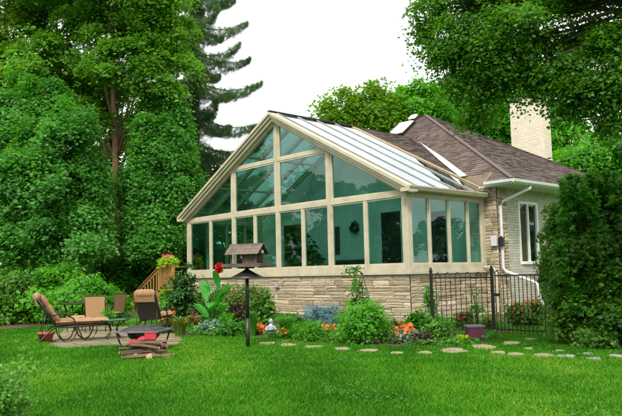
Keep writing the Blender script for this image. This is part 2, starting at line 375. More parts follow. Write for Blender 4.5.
# patio of irregular flags
patpx = [(48, 344.5), (62, 349), (100, 347), (140, 347), (176, 346), (182, 341), (178, 335), (160, 331), (135, 327), (100, 327), (66, 330), (50, 338)]
pat = [tuple(G(x, y)[:2]) for x, y in patpx]
mb = MB(); mb.add([(x, y, .014) for x, y in pat], [tuple(range(len(pat)))]); struct('patio_bedding', mb, mat('sandy_bedding', (.20, .17, .09), (.13, .15, .06), 9, .95, .4))
mb = MB(); pa = np.array(pat); x0, y0 = pa.min(0); x1, y1 = pa.max(0); cs = .52
gx = {}
def gp(i, j):
    if (i, j) not in gx: gx[(i, j)] = (x0+(i+random.uniform(-.28, .28))*cs, y0+(j+random.uniform(-.28, .28))*cs)
    return gx[(i, j)]
for i in range(int((x1-x0)/cs)+1):
    for j in range(int((y1-y0)/cs)+1):
        q = [gp(i, j), gp(i+1, j), gp(i+1, j+1), gp(i, j+1)]; c = np.mean(q, 0)
        if not inpoly(np.array([c[0]]), np.array([c[1]]), pat)[0]: continue
        q = [c+(np.array(p)-c)*.93 for p in q]
        mb.prism([(p[0], p[1], .006) for p in q], (0, 0, .022+random.uniform(0, .006)), random.random())
struct('flagstone_patio', mb, mat('patio_stone', (.22, .175, .10), (.12, .12, .06), 3, .85, .4, 14, var=True))

# stepping stones, each one a thing
steps = [(268, 344, 16, 2.2), (288, 346, 19, 3), (314, 348, 20, 3), (342, 350, 17, 3), (369, 351.5, 20, 2.6), (397, 354, 14, 2), (425, 353.6, 15, 2.6),
         (453, 351.5, 27, 4.4), (484, 348, 26, 4), (512, 344, 20, 3), (530, 340.5, 13, 2), (498, 353.5, 15, 2.4), (515, 355.5, 17, 3), (529, 349.7, 9, 2.2),
         (543, 356.5, 20, 4), (559, 352, 12, 2.4), (567, 357.7, 20, 4), (587, 355, 14, 2.4), (594, 360.5, 18, 3.4), (616, 357.5, 18, 3.4)]
slab = ['thin stepping stone at the left end of the path, nearest the feeder pole', 'second stepping stone from the feeder pole, pale tan', 'third stepping stone from the feeder pole, in front of the low lime-green bush', 'ochre stepping stone in front of the low orange flowers beside the big bush',
        'half-sunk stepping stone in front of the big leafy green shrub', 'faint stepping stone almost swallowed by grass, just left of the red-orange geraniums', 'pale tan stepping stone in front of the red-orange geraniums',
        'wide tan flagstone in front of the lime-yellow clump', 'wide tan flagstone right of the lime-yellow clump, below the boxy planter', 'tan flagstone on the branch leading up to the gate', 'small flagstone right at the foot of the gate',
        'narrow pale stepping stone below the flagstones that lead to the gate', 'pale stepping stone left of the larger rectangular slab, bottom row', 'smallest stepping stone, between the gate branch and the front row', 'large pale rectangular stepping stone left of the grey slab',
        'small stone behind the grey slab, near the fence end', 'large grey rectangular slab in front of the fence end', 'small shaded stone behind the front row under the big shrub', 'pale stepping stone in front of the big shrub, second from the right edge', 'stepping stone cut by the right edge of the picture']
for (px, py, w, h), lb in zip(steps, slab):
    c = G(px, py); l = G(px-w/2, py); r = G(px+w/2, py); n_ = G(px, py+h/2); fa = G(px, py-h/2)
    u = (r-l)/2; v = (fa-n_)/2; k = random.choice([6, 7, 8]); a0_ = random.random(); poly = []
    for i in range(k):
        a = 2*PI*(i+a0_)/k+random.uniform(-.3, .3)*.8; e = .62+.38*random.random()
        cx, sy = math.cos(a), math.sin(a); q = (abs(cx)**8+abs(sy)**8)**-.125
        poly.append(c+u*cx*q*e*1.2+v*sy*q*e*1.5+np.array([0, 0, .004]))
    s_ = MB(); s_.prism(poly, (0, 0, .020)); o = s_.build('stepping_stone', K['flagg'] if 'large grey' in lb or px > 560 else K['flag'], None, org=(c[0], c[1], 0))
    tag(o, lb, 'paving stone', 'stepping stones across the lawn')

# grass blades
n = 420000
rr = 5.2+17*rng.uniform(0, 1, n)**1.15; th = rng.uniform(-.50, .50, n); dx = Rv[:2]/np.linalg.norm(Rv[:2]); df = Fv[:2]/np.linalg.norm(Fv[:2])
gxy = CC[:2]+(df[None]*np.cos(th)[:, None]+dx[None]*np.sin(th)[:, None])*(rr/np.cos(th))[:, None]
ok = ~inpoly(gxy[:, 0], gxy[:, 1], bedpoly) & ~inpoly(gxy[:, 0], gxy[:, 1], pat)
for (px, py, w, h) in steps:
    c = G(px, py)[:2]; ex = np.linalg.norm((G(px+w/2, py)-G(px-w/2, py))[:2])*.47; ey = np.linalg.norm((G(px, py-h/2)-G(px, py+h/2))[:2])*.52
    d = gxy-c; ok &= ((d@dx)/ex)**4+((d@df)/ey)**4 > 1
hl = [tuple(p[:2]) for p in P1]+[tuple(p[:2]) for p in P2[::-1]]
ok &= ~inpoly(gxy[:, 0], gxy[:, 1], hl)
ok &= ~((gxy[:, 0] < 0) & (gxy[:, 1] > 0)) & ~((gxy[:, 0] < .6) & (gxy[:, 1] > 3.8))
gxy = gxy[ok]; rr = rr[ok]; n = len(gxy)
ang = rng.uniform(0, 2*PI, n); h = rng.uniform(.03, .065, n)*(1+.25*np.sin(gxy[:, 0]*2.1+np.sin(gxy[:, 1]*1.7)*2)); w = .0035+.0009*rr
ln = rng.normal(size=(n, 2))*.55
V = np.zeros((n, 3, 3)); ca, sa = np.cos(ang)*w, np.sin(ang)*w
V[:, 0, 0] = gxy[:, 0]-ca; V[:, 0, 1] = gxy[:, 1]-sa; V[:, 1, 0] = gxy[:, 0]+ca; V[:, 1, 1] = gxy[:, 1]+sa
V[:, 2, 0] = gxy[:, 0]+ln[:, 0]*h; V[:, 2, 1] = gxy[:, 1]+ln[:, 1]*h; V[:, 2, 2] = h
gv = .42+.18*np.sin(gxy[:, 0]*.9+1.3*np.sin(gxy[:, 1]*.8))+.14*np.sin(gxy[:, 1]*2.3+gxy[:, 0]*1.1)+.10*np.sin(gxy[:, 0]*5.1+2*np.sin(gxy[:, 1]*4.3))+rng.normal(size=n)*.24
o = npmesh('grass', V.reshape(-1, 3), np.arange(3*n).reshape(-1, 3), K['grassblade'], None, np.repeat(np.clip(gv, 0, 1), 3))
tag(o, 'bright green mown grass covering the lawn', 'grass', kind='stuff')

n_ = 26000; r2 = 5.5+13*rng.uniform(0, 1, n_)**1.1; t2 = rng.uniform(-.48, .48, n_); cxy = CC[:2]+(df[None]*np.cos(t2)[:, None]+dx[None]*np.sin(t2)[:, None])*(r2/np.cos(t2))[:, None]
pt_ = np.sin(cxy[:, 0]*1.9+2*np.sin(cxy[:, 1]*1.3))+np.sin(cxy[:, 1]*2.7-cxy[:, 0]*.7)+rng.normal(size=n_)*.35
ok_ = (pt_ > 1.25) & ~inpoly(cxy[:, 0], cxy[:, 1], bedpoly) & ~inpoly(cxy[:, 0], cxy[:, 1], pat) & ~inpoly(cxy[:, 0], cxy[:, 1], hl) & ~((cxy[:, 0] < 0) & (cxy[:, 1] > 0)); cxy = cxy[ok_]
P = np.concatenate([cxy, rng.uniform(.035, .06, (len(cxy), 1))], 1); o = leaves('clover', P, rng.normal(size=P.shape)*.3+[0, 0, 1], .028, leafmat('clover_leaf', (.028, .125, .010), (.085, .27, .018), .35), None, T_SPRAY); tag(o, 'patches of low broad-leaved clover growing through the lawn', 'clover', kind='stuff')

# ================================================================== HOUSE
house = thing('house', 'low brown-roofed house with a big gabled glass sunroom on a stone base', 'house', (0, 0, 0))
XR, ZR, SL = -W/2, 7.20, .53                         # ridge x, ridge height, slope of the glass roof
def zs(x): return ZR-SL*abs(x-XR)
# ---- stone base, ledge stone laid block by block
def ledge(mbk, org, ux, length, z0, z1, out, seed, short=False):
    r = random.Random(seed); z = z0; ux = np.array(ux, float); out = np.array(out, float); org = np.array(org, float)
    while z < z1-.02:
        h = r.choice([.085, .10, .12, .15]);
        if z+h > z1-.05: h = z1-z
        x = 0.
        while x < length-.01:
            l = r.uniform(.3, 1.0) if not short else r.uniform(.15, .35)
            if x+l > length-.12: l = length-x
            pr_ = r.uniform(.0, .020); g = .005
            if h > .1 and r.random() < .15:     # two thin stones instead of one
                rows = [(z, h*.5), (z+h*.5, h*.5)]
            else: rows = [(z, h)]
            for zz, hh in rows:
                # rough face: 4x3 grid pushed in and out
                nu, nv = 5, 3; vs = []; fs = []; tl = r.uniform(-.02, .02)
                for j in range(nv+1):
                    for i in range(nu+1):
                        a, b = i/nu, j/nv; ed = (i in (0, nu)) or (j in (0, nv))
                        dd = (0.006+pr_ if ed else .014+pr_+r.uniform(-.007, .007)+tl*(b-.5)*1.2)
                        if j == nv and not ed: dd += .01
                        p = org+ux*(x+g+(l-2*g)*a)+np.array([0, 0, zz+g+(hh-2*g)*b])+out*dd
                        if not ed: p = p+ux*r.uniform(-.01, .01)
                        vs.append(p)
                for j in range(nv):
                    for i in range(nu):
                        k = j*(nu+1)+i; fs.append((k, k+1, k+nu+2, k+nu+1))
                v_ = min(1, max(0, r.gauss(.5, .25))); mbk.add(vs, fs, v_)
            x += l
        z += h
mb = MB()
ledge(mb, (-W, 0, 0), (1, 0, 0), W, -.02, ZS, (0, -1, 0), 3)
ledge(mb, (0, 0, 0), (0, 1, 0), D, -.02, ZS, (1, 0, 0), 5)
ledge(mb, (-W, D, 0), (0, -1, 0), D, -.02, ZS, (-1, 0, 0), 6)
sw = mb.build('stone_wall', K['stone'], house)
mb = MB(); mb.box((-W+.005, .005, -.1), (-.005, D-.03, ZS-.005)); mb.build('mortar', K['mortar'], sw)
mb = MB(); ledge(mb, (0, D-.06, 0), (1, 0, 0), .5, 0, 4.08, (0, -1, 0), 8, True); ledge(mb, (.5, D-.06, 0), (0, 1, 0), .55, 0, 4.08, (1, 0, 0), 9, True)
pl = mb.build('stone_pillar', K['stone'], house)
mb = MB(); mb.box((0.004, D-.055, 0), (.495, D+.48, 4.08)); mb.build('mortar', K['mortar'], pl)
# ---- sill
mb = MB()
mb.box((-W-.07, -.09, ZS), (.09, .14, ZS+.09)); mb.box((-.06, .14, ZS), (.09, D-.07, ZS+.09)); mb.box((-W-.07, .14, ZS), (-W+.08, D-.07, ZS+.09))
mb.box((-W-.03, -.055, ZS+.09), (.055, .12, ZS+.17)); mb.box((-.05, .12, ZS+.09), (.055, D-.07, ZS+.17)); mb.box((-W-.03, .12, ZS+.09), (-W+.06, D-.07, ZS+.17))
mb.build('sill', K['cream'], house, bevel=.008)
# ---- posts and rails
posts = [-W+.08, -W+A_, XR, -A_, -.085]
for i, x in enumerate(posts):
    w = .15 if i in (1, 2, 3) else .20
    z1 = zs(x)-.22
    mb = MB(); mb.box((x-w/2, -.03, ZS+.172), (x+w/2, .14, z1 if i in (1, 2, 3) else 3.9)); mb.box((x-w*.22, -.045, ZS+.172), (x+w*.22, -.0305, (z1 if i in (1, 2, 3) else 3.66))); mb.build('post', K['cream'], house, bevel=.006)
def rail_x(xa, xb, z0, z1, nm='rail'):
    mb = MB(); mb.box((xa, -.018, z0), (xb, .12, z1)); mb.build(nm, K['cream'], house, bevel=.006)
bays = [(-W+.18, -W+A_-.075), (-W+A_+.075, XR-.075), (XR+.075, -A_-.075), (-A_+.075, -.185)]
ZU = PY(277, 160, 0)[2]
for xa, xb in bays:
    rail_x(xa, xb, ZS+.172, ZG); rail_x(xa, xb, ZT, ZT+.17)
for xa, xb in bays[1:3]: rail_x(xa, xb, ZU-.06, ZU+.07)
def pane(poly, n, par, mt='glass', name='pane'):
    mb = MB(); mb.prism(poly, np.array(n)*.012); return mb.build(name, K[mt], par)
def window_x(xa, xb, z0, z1, y=.03, fr=.045):
    mb = MB()
    mb.box((xa, y-.025, z0), (xa+fr, y+.045, z1)); mb.box((xb-fr, y-.025, z0), (xb, y+.045, z1)); mb.box((xa+fr, y-.02, z0), (xb-fr, y+.04, z0+fr)); mb.box((xa+fr, y-.02, z1-fr), (xb-fr, y+.04, z1))
    w = mb.build('window', K['cream'], house)
    pane([(xa+fr-.01, y+.01, z0+fr-.01), (xb-fr+.01, y+.01, z0+fr-.01), (xb-fr+.01, y+.01, z1-fr+.01), (xa+fr-.01, y+.01, z1-fr+.01)], (0, 1, 0), w)
for xa, xb in bays:
    xm = (xa+xb)/2
    mb = MB(); mb.box((xm-.04, -.014, ZG), (xm+.04, .11, ZT)); mb.build('mullion', K['cream'], house)
    window_x(xa, xm-.04, ZG, ZT); window_x(xm+.04, xb, ZG, ZT)
def polywin(P):          # P: outline (x,z) of an upper pane
    fr = .05; c = np.mean(P, 0); inn = [tuple(np.array(p)+(c-np.array(p))*min(.3, fr*1.9/np.linalg.norm(c-np.array(p)))) for p in P]
    mb = MB(); n_ = len(P)
    for i in range(n_):
        a, b, c2, d = P[i], P[(i+1) % n_], inn[(i+1) % n_], inn[i]
        mb.prism([(a[0], .0, a[1]), (b[0], .0, b[1]), (c2[0], .0, c2[1]), (d[0], .0, d[1])], (0, .07, 0))
    w = mb.build('window', K['cream'], house); pane([(p[0], .04, p[1]) for p in inn], (0, 1, 0), w)
zt = lambda x: zs(x)-.30
xU = XR-(ZR-.30-(ZU+.07))/SL
polywin([(bays[0][0]+.02, ZT+.17), (bays[0][1], ZT+.17), (bays[0][1], zt(bays[0][1])), (XR-(ZR-.30-ZT-.17)/SL, ZT+.172)][:3])
polywin([(bays[3][1]-.02, ZT+.17), (bays[3][0], ZT+.17), (bays[3][0], zt(bays[3][0]))][::-1])
for k, s_ in ((1, -1), (2, 1)):
    xa, xb = bays[k]; xo = xa if s_ < 0 else xb; xi = xb if s_ < 0 else xa
    polywin([(xo, ZT+.17), (xi, ZT+.17), (xi, ZU-.06), (xo, ZU-.06)])
    polywin([(xi, ZU+.07), (xi, zt(xi)), (xo, max(zt(xo), ZU+.12)), (xo, ZU+.07)])
# ---- gable rake boards, stepped like the photo's
for s_ in (-1, 1):
    xe = XR+s_*(W/2+.30); R_ = (XR, ZR); E_ = (xe, zs(xe))
    for k, (o0, o1, yy0, yy1) in enumerate([(.0, .10, -.34, -.02), (.10, .20, -.28, -.02), (.20, .32, -.20, .0), (.32, .40, -.06, .10)]):
        xk = xe if k < 2 else XR+s_*(W/2+.04)
        a = [(R_[0], yy0, ZR-o0), (xk, yy0, zs(xk)-o0), (xk, yy0, zs(xk)-o1+(.0 if k < 2 else 0)), (R_[0], yy0, ZR-o1)]
        mb = MB(); mb.prism(a, (0, yy1-yy0, 0)); mb.build('rake_board', K['cream'], house)
# corner return boxes
for x0_, x1_ in ((.03, .31), (-W-.31, -W-.03)):
    mb = MB(); mb.box((x0_, -.33, 3.72), (x1_, .12, 3.83)); mb.build('eave_return', K['cream'], house, bevel=.01)
# ---- side walls (right and left) of the sunroom
for side, X in ((1, 0.), (-1, -W)):
    x0_, x1_ = (X-.11, X+.03) if side > 0 else (X-.03, X+.11)
    for bx in (((x0_, .142, ZT), (x1_, D-.07, ZT+.15)), ((x0_-.01, .142, ZS+.172), (x1_+.008*side, D-.07, ZG)), ((x0_+.02, .142, ZT+.15), (x1_-.01, D-.07, 3.98))): mb = MB(); mb.box(*bx); mb.build('rail', K['cream'], house, bevel=.005)
    mb = MB(); mb.box((x0_-.005, D-.26, ZG), (x1_+.005, D-.07, ZT)); mb.build('post', K['cream'], house, bevel=.005)
    ys = [.142]+[D*i/4 for i in (1, 2, 3)]+[D-.26]
    for i in range(4):
        ya = ys[i]+(.035 if i else 0); yb = ys[i+1]-(.035 if i < 3 else 0)
        if i < 3:
            mb = MB(); mb.box((x0_+.01, yb, ZG), (x1_+.004*side, yb+.07, ZT)); mb.build('mullion', K['cream'], house)
        fr = .04; xf0, xf1 = (X-.06, X+.005) if side > 0 else (X-.005, X+.06); mb = MB()
        mb.box((xf0, ya, ZG), (xf1, ya+fr, ZT)); mb.box((xf0, yb-fr, ZG), (xf1, yb, ZT)); mb.box((xf0, ya+fr, ZG), (xf1, yb-fr, ZG+fr)); mb.box((xf0, ya+fr, ZT-fr), (xf1, yb-fr, ZT))
        w = mb.build('window', K['cream'], house); xm = (xf0+xf1)/2
        pane([(xm, ya+fr-.01, ZG+fr-.01), (xm, yb-fr+.01, ZG+fr-.01), (xm, yb-fr+.01, ZT-fr+.01), (xm, ya+fr-.01, ZT-fr+.01)], (.8, 0, 0), w)
    # eave gutter
    mb = MB(); xg = X+side*.32; zg = zs(xg)
    prof = [(X+side*.06, 3.75), (X+side*.20, 3.76), (xg-side*.02, zg-.12), (xg+side*.03, zg-.02), (xg+side*.03, zg+.012), (xg-side*.05, zg-.012), (X+side*.06, zs(X+side*.06)-.05)]
    mb.prism([(a, -.26, b) for a, b in prof], (0, D-.02, 0)); mb.build('gutter', K['cream'], house)
# ---- glazed roof: rafters, glass sheets, cap bars
YE = D-.06
for s_ in (-1, 1):
    xe = XR+s_*(W/2+.30); nrm = np.array([s_*SL, 0, 1.]); nrm /= np.linalg.norm(nrm)
    nb = 8; yb = np.linspace(.02, YE, nb+1)
    for i in range(nb+1):
        if i % 2 == 0:
            mb = MB(); mb.bar((XR+s_*.05, yb[i]+.04, ZR-.15), (XR+s_*(W/2-.12), yb[i]+.04, zs(XR+s_*(W/2-.12))-.12), .07, .15, nrm); mb.build('rafter', K['cream'], house)
        if i < nb and i % 2 == 0:
            a = [(XR+s_*.04, yb[i]+.05, ZR-.03), (xe-s_*.03, yb[i]+.05, zs(xe)-.0), (xe-s_*.03, yb[i+2]-.0, zs(xe)-.0), (XR+s_*.04, yb[i+2]-.0, ZR-.03)]
            if s_ < 0: a = a[::-1]
            mb = MB(); mb.prism(a, nrm*.012); mb.build('roof_pane', K['roofglass'], house)
    for i in range(0, nb+1, 2):
        mb = MB(); mb.bar((XR+s_*.02, yb[i]+.03, ZR+.012), (xe, yb[i]+.03, zs(xe)+.020), .035, .022, nrm); mb.build('glazing_bar', K['greybar'], house)
    for fx in (.36, .68):      # purlins inside
        xp = XR+s_*(W/2)*fx
        mb = MB(); mb.bar((xp, .1, zs(xp)-.14), (xp, YE, zs(xp)-.14), .06, .08, nrm); mb.build('purlin', K['cream'], house)
mb = MB(); mb.bar((XR, -.34, ZR+.03), (XR, D+.3, ZR+.02), .14, .03); mb.bar((XR, -.30, ZR+.045), (XR, D+.3, ZR+.045), .05, .03); mb.build('ridge_cap', K['bronze'], house)
mb = MB(); mb.bar((XR, .05, ZR-.22), (XR, D, ZR-.22), .09, .2); mb.build('ridge_beam', K['cream'], house)
# ---- inside
mb = MB(); mb.box((-W+.1, .12, .93), (-.1, D-.08, .96)); mb.build('sunroom_floor', mat('pale_tile', (.35, .30, .22), (.28, .24, .18), 2, .5), house)
mb = MB(); mb.prism([(-W, D-.03, .9), (0, D-.03, .9), (0, D-.03, zs(0)-.06), (XR, D-.03, ZR-.06), (-W, D-.03, zs(-W)-.06)], (0, .15, 0)); mb.build('inner_wall', K['stucco'], house)
for xa, xb, zt_ in ((-4.5, -3.55, 3.66), (-2.15, -1.35, 3.5), (-10.2, -8.9, 3.55)):
    mb = MB(); mb.box((xa-.16, D-.075, .96), (xa, D-.032, zt_+.16)); mb.box((xb, D-.075, .96), (xb+.16, D-.032, zt_+.16)); mb.box((xa, D-.07, zt_), (xb, D-.032, zt_+.16)); fr_ = mb.build('door_frame', K['trim'], house)
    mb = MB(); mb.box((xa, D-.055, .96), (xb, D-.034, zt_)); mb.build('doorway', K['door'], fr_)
# ---- main house walls
YB = 12.6
mb = MB(); mb.box((.05, D+.49, 0), (.46, 6.0-.9, 4.1)); mb.box((-W+.3, YB-.2, 0), (.46, YB, 4.1)); mb.box((.05, 6.35, 0), (.46, YB-.2, 4.1)); mb.box((.05, 5.1, 0), (.46, 6.35, 1.6)); mb.box((.05, 5.1, 3.72), (.46, 6.35, 4.1)); mb.box((-W+.3, D+.2, 0), (-W+.6, YB-.2, 4.1)); mb.build('house_wall', K['siding'], house)
mb = MB(); z = 0
while z < 4.05:            # courses of the pale brick on the right side
    for (ya, yb_) in ((D+.5, 5.1), (6.35, YB)) if 1.6 < z < 3.70 else ((D+.5, YB),):
        y = ya-(0 if int(z/.085) % 2 else .0)
        off = .12 if int(round(z/.085)) % 2 else 0
        while y < yb_-.02:
            l = min(.24 if not (y == ya and off) else .12, yb_-y); mb.box((.455, y+.004, z+.005), (.478+random.uniform(0, .003), y+l-.004, z+.078), random.random()); y += l
    z += .085
mb.build('brick_facing', mat('grey_brick', (.36, .34, .27), (.47, .45, .37), 12, .85, .35, 30, var=True), house)
mb = MB(); mb.box((.40, 5.1, 1.6), (.50, 5.2, 3.72)); mb.box((.40, 6.25, 1.6), (.50, 6.35, 3.72)); mb.box((.40, 5.2, 3.62), (.50, 6.25, 3.72)); mb.box((.40, 5.2, 1.6), (.53, 6.25, 1.7)); mb.box((.41, 5.68, 1.7), (.49, 5.76, 3.62))
hw = mb.build('window', K['trim'], house, bevel=.005)
mb = MB(); mb.box((.43, 5.2, 1.7), (.436, 6.25, 3.62)); mb.build('pane', K['wing'], hw)
mb = MB(); cy = [5.22+.56*k/28 for k in range(29)]; mb.add([(.36+.02*math.sin(k*1.5), y, z) for z in (1.72, 3.6) for k, y in enumerate(cy)], [(k, k+1, 30+k, 29+k) for k in range(28)])
mb.build('curtain', K['curtain'], hw)
# ---- main roof: shingled slopes
XC, YF, ZE = 1.30, 3.49, 4.25; PK = (-6.3, 9.0, 8.46); YBK = 13.6; XLc = -12.0
def shingles(name, poly, up, ux, mt='shingle', step=.15):
    """poly convex, in the plane spanned by ux (level) and up (up-slope)"""
    up = np.array(up, float); up /= np.linalg.norm(up); ux = np.array(ux, float); nrm = np.cross(ux, up); nrm = nrm if nrm[2] > 0 else -nrm; nrm /= np.linalg.norm(nrm)
    o = np.array(poly[0], float); uv = [((np.array(p)-o)@ux, (np.array(p)-o)@up) for p in poly]
    v0, v1 = min(p[1] for p in uv), max(p[1] for p in uv); r = random.Random(len(name)+int(v1*10)); mb = MB()
    def span(v):
        xs = []
        for i in range(len(uv)):
            a, b = uv[i], uv[(i+1) % len(uv)]
            if (a[1]-v)*(b[1]-v) <= 0 and a[1] != b[1]: xs.append(a[0]+(b[0]-a[0])*(v-a[1])/(b[1]-a[1]))
        return (min(xs), max(xs)) if len(xs) > 1 else None
    v = v0; row = 0
    while v < v1-.02:
        vt = min(v+step, v1-1e-4); s0, s1 = span(v+1e-4), span(vt)
        if s0 and s1:
            x = min(s0[0], s1[0])-r.uniform(0, .3)
            xe = max(s0[1], s1[1])
            while x < xe:
                l = r.choice([.16, .22, .3, .34]); a0, a1 = max(x, s0[0]), min(x+l, s0[1]); b0, b1 = max(x, s1[0]), min(x+l, s1[1])
                if a1 > a0 or b1 > b0:
                    if a1 <= a0: a0 = a1 = min(max(x, s0[0]), s0[1])
                    if b1 <= b0: b0 = b1 = min(max(x, s1[0]), s1[1])
                    hh = .018+r.choice([0, 0, .012]); dv = r.choice([0, 0, .02]); lo = v-dv
                    P = lambda a, b, h_: o+ux*a+up*b+nrm*h_
                    mb.add([P(a0, lo, hh), P(a1, lo, hh), P(b1, vt+.01, .004), P(b0, vt+.01, .004), P(a0, lo, 0), P(a1, lo, 0)], [(0, 1, 2, 3), (4, 5, 1, 0)], min(1, max(0, r.gauss(.45, .28))))
                x += l
        v = vt; row += 1
    ob = mb.build(name, K[mt], house)
    m2 = MB(); m2.prism([tuple(np.array(p)-nrm*.06) for p in poly], nrm*.055); m2.build('deck_board', K['ridge'], ob)
    return ob
sF = (PK[2]-ZE)/(PK[1]-YF); xv = XR+(ZR-ZE)/SL; yv = YF+(ZR-ZE)/sF
yq = YE+.12; zq = ZE+sF*(yq-YF); xq = XR+(ZR-zq)/SL; uq = (yq-YF)/(PK[1]-YF)   # the slope is cut back round the glass roof
hR = XC+(PK[0]-XC)*uq; hL = XLc+(PK[0]-XLc)*uq
shingles('roof', [(XR, yv, ZR), (xq, yq, zq), (hR, yq, zq), PK], (0, 1, sF), (1, 0, 0))
shingles('roof', [(.34, YF, ZE), (XC, YF, ZE), (hR, yq, zq), (.34, yq, zq)], (0, 1, sF), (1, 0, 0))
shingles('roof', [PK, (hL, yq, zq), (2*XR-xq, yq, zq), (XR, yv, ZR)], (0, 1, sF), (1, 0, 0))
mb = MB(); mb.prism([(xq, yq-.01, zq+.02), (.345, yq-.01, zq+.03), (.345, yq-.01, zs(.345)-.05), (xq, yq-.01, zs(xq)-.05)], (0, .03, 0)); mb.build('flashing', mat('brown_flashing', (.22, .17, .12), (.16, .12, .09), 6, .7, .2), house)
mb = MB(); mb.prism([(.335, YF, ZE-.16), (.335, YF, ZE+.03), (.335, yq, zq+.03), (.335, yq, ZE-.35)], (-.02, 0, 0)); mb.build('flashing', K['tan'], house)
shingles('roof', [(XC, YF, ZE), (XC, YBK, ZE), PK], (-1, 0, (PK[2]-ZE)/(XC-PK[0])), (0, 1, 0))
shingles('roof', [(XC, YBK, ZE), (XLc, YBK, ZE), PK], (0, -1, (PK[2]-ZE)/(YBK-PK[1])), (-1, 0, 0))
shingles('roof', [(XLc, YBK, ZE), (XLc, YF, ZE), PK], (1, 0, (PK[2]-ZE)/(PK[0]-XLc)), (0, -1, 0))
# shingled end of the sunroom roof, behind the glass
for s_ in (-1, 1):
    xe = XR+s_*(W/2+.30)
    P = [(xe, YE+.03, zs(xe)), (xe, YE+.08, zs(xe)), (XR+s_*(xv-XR), YF+.5, ZE), (XR, yv+.1, ZR), (XR, YE+.03, ZR)]
    P = [(xe, YE+.03, zs(xe)+.01), (xe, yq, zs(xe)+.01), (XR+s_*(xq-XR), yq, zq+.01), (XR, yv+.12, ZR+.01), (XR, YE+.03, ZR+.01)]
    shingles('roof_extension', P if s_ > 0 else P[::-1], (-s_, 0, SL), (0, s_, 0), step=.13)
# hip caps
mb = MB()
for E_ in ((XC, YF, ZE), (XC, YBK, ZE), (XLc, YF, ZE)):
    mb.bar(np.array(E_)+(0, 0, .03), np.array(PK)+(0, 0, .025), .16, .02)
mb.build('hip_cap', K['ridge'], house)
# flashings
mb = MB(); nR = unit(np.array([SL, 0, 1.]))
mb.bar((XR-.02, D+.0, ZR+.03), (.32, D-.0, zs(.32)+.03), .13, .03, nR); mb.build('flashing', K['tan'], house)
nF = unit(np.array([0, -sF, 1.])); dF = np.array((XC, YF, ZE))@nF
def onF(px, py, h=0.): return hit(px, py, nF, dF+h)
mb = MB(); mb.prism([onF(420, 142.5, .04), onF(441, 156, .04), onF(467, 175.5, .04), onF(460, 177, .04), onF(439, 160, .04)][::-1], nF*.015); mb.build('flashing', K['white'], house)
# skylights on the front slope
def skylight(pxs, h):
    Q = [onF(x, y, .02) for x, y in pxs]; uF = np.array([0, 1, sF]); uF /= np.linalg.norm(uF); c = np.mean(Q, 0)
    us = [(q-c)[0] for q in Q]; vs = [(q-c)@uF for q in Q]; ux_, vx = (max(us)-min(us))/2*.8, (max(vs)-min(vs))/2*.8
    X_ = np.array([1., 0, 0])
    mb = MB(); mb.prism([c+X_*a*ux_+uF*b*vx for a, b in ((-1, -1), (1, -1), (1, 1), (-1, 1))], nF*h); sk = mb.build('skylight', K['bronze'], house)
    mb = MB(); a_ = [c+X_*a*ux_*.97+uF*b*vx*.97+nF*h for a, b in ((-1, -1), (1, -1), (1, 1), (-1, 1))]; b_ = [c+X_*a*ux_*.7+uF*b*vx*.75+nF*(h+.10) for a, b in ((-1, -1), (1, -1), (1, 1), (-1, 1))]
    mb.hexa(a_+b_); mb.build('skylight_dome', K['skyl'], sk, smooth=False, bevel=.02)
skylight([(391, 136), (400, 126.5), (416, 123), (403, 138)], .14)
skylight([(408, 122), (414, 118), (420, 116.5), (414, 121.5)], .10)
# fascia, soffit, gutters of the main roof
mb = MB(); mb.box((.05, YF+.03, ZE-.17), (XC-.03, D+.48, ZE-.14)); mb.box((.46, D+.48, ZE-.17), (XC-.03, YBK, ZE-.14)); mb.build('soffit', mat('soffit_paint', (.50, .50, .38), (.45, .45, .34), 3, .6), house)
mb = MB(); mb.prism([(.33, YF-.11, ZE-.01), (.33, YF-.10, ZE-.09), (.33, YF-.02, ZE-.15), (.33, YF+.02, ZE-.15), (.33, YF+.02, ZE-.01)], (XC+.06-.33, 0, 0)); mb.prism([(XC+.11, YF-.05, ZE-.01), (XC+.10, YF-.05, ZE-.09), (XC+.02, YF-.05, ZE-.15), (XC-.02, YF-.05, ZE-.15), (XC-.02, YF-.05, ZE-.01)][::-1], (0, YBK-YF, 0)); mb.build('gutter', mat('pale_gutter', (.55, .60, .56), (.48, .53, .49), 3, .4), house)
# downspout
mb = MB(); dz = [(XC+.04, 4.50, ZE-.12), (XC+.04, 4.50, 4.02), (.62, D+.10, 3.62), (.60, D-.02, 3.45), (.60, D-.02, 1.48), (.66, D+.03, 1.38), tuple(PY(534, 282, 4.15)), tuple(PY(538, 285, 4.15)), tuple(PY(540, 300, 4.15)), tuple(PY(545, 306, 4.1)), tuple(PY(550, 309, 4.0))]
mb.tube(dz, .05, 8); mb.build('downspout', K['white'], house)
mb = MB(); mb.tube([(.10, D-.35, ZS+.16), (.16, D-.22, ZS+.17), (.32, D-.12, ZS+.12), (.40, D-.12, ZS-.05), (.40, D-.12, .1)], .035, 8); mb.build('drain_pipe', K['cream'], house)
mb = MB(); mb.box((.30, D-.20, 2.20), (.50, D-.10, 2.52)); mb.build('meter_box', K['white'], house, bevel=.01)
mb = MB(); mb.box((.54, D-.16, 2.18), (.70, D-.02, 2.46)); mb.box((.58, D-.12, 2.46), (.66, D-.06, 2.50)); mb.build('meter', K['darkmetal'], house, bevel=.01)
v_ = PY(277, 286, -.06); mb = MB(); mb.box((v_[0]-.09, -.11, v_[2]-.06), (v_[0]+.09, -.04, v_[2]+.06)); mb.build('wall_vent', mat('grey_vent', (.32, .33, .38), None, 4, .5), house, bevel=.01)
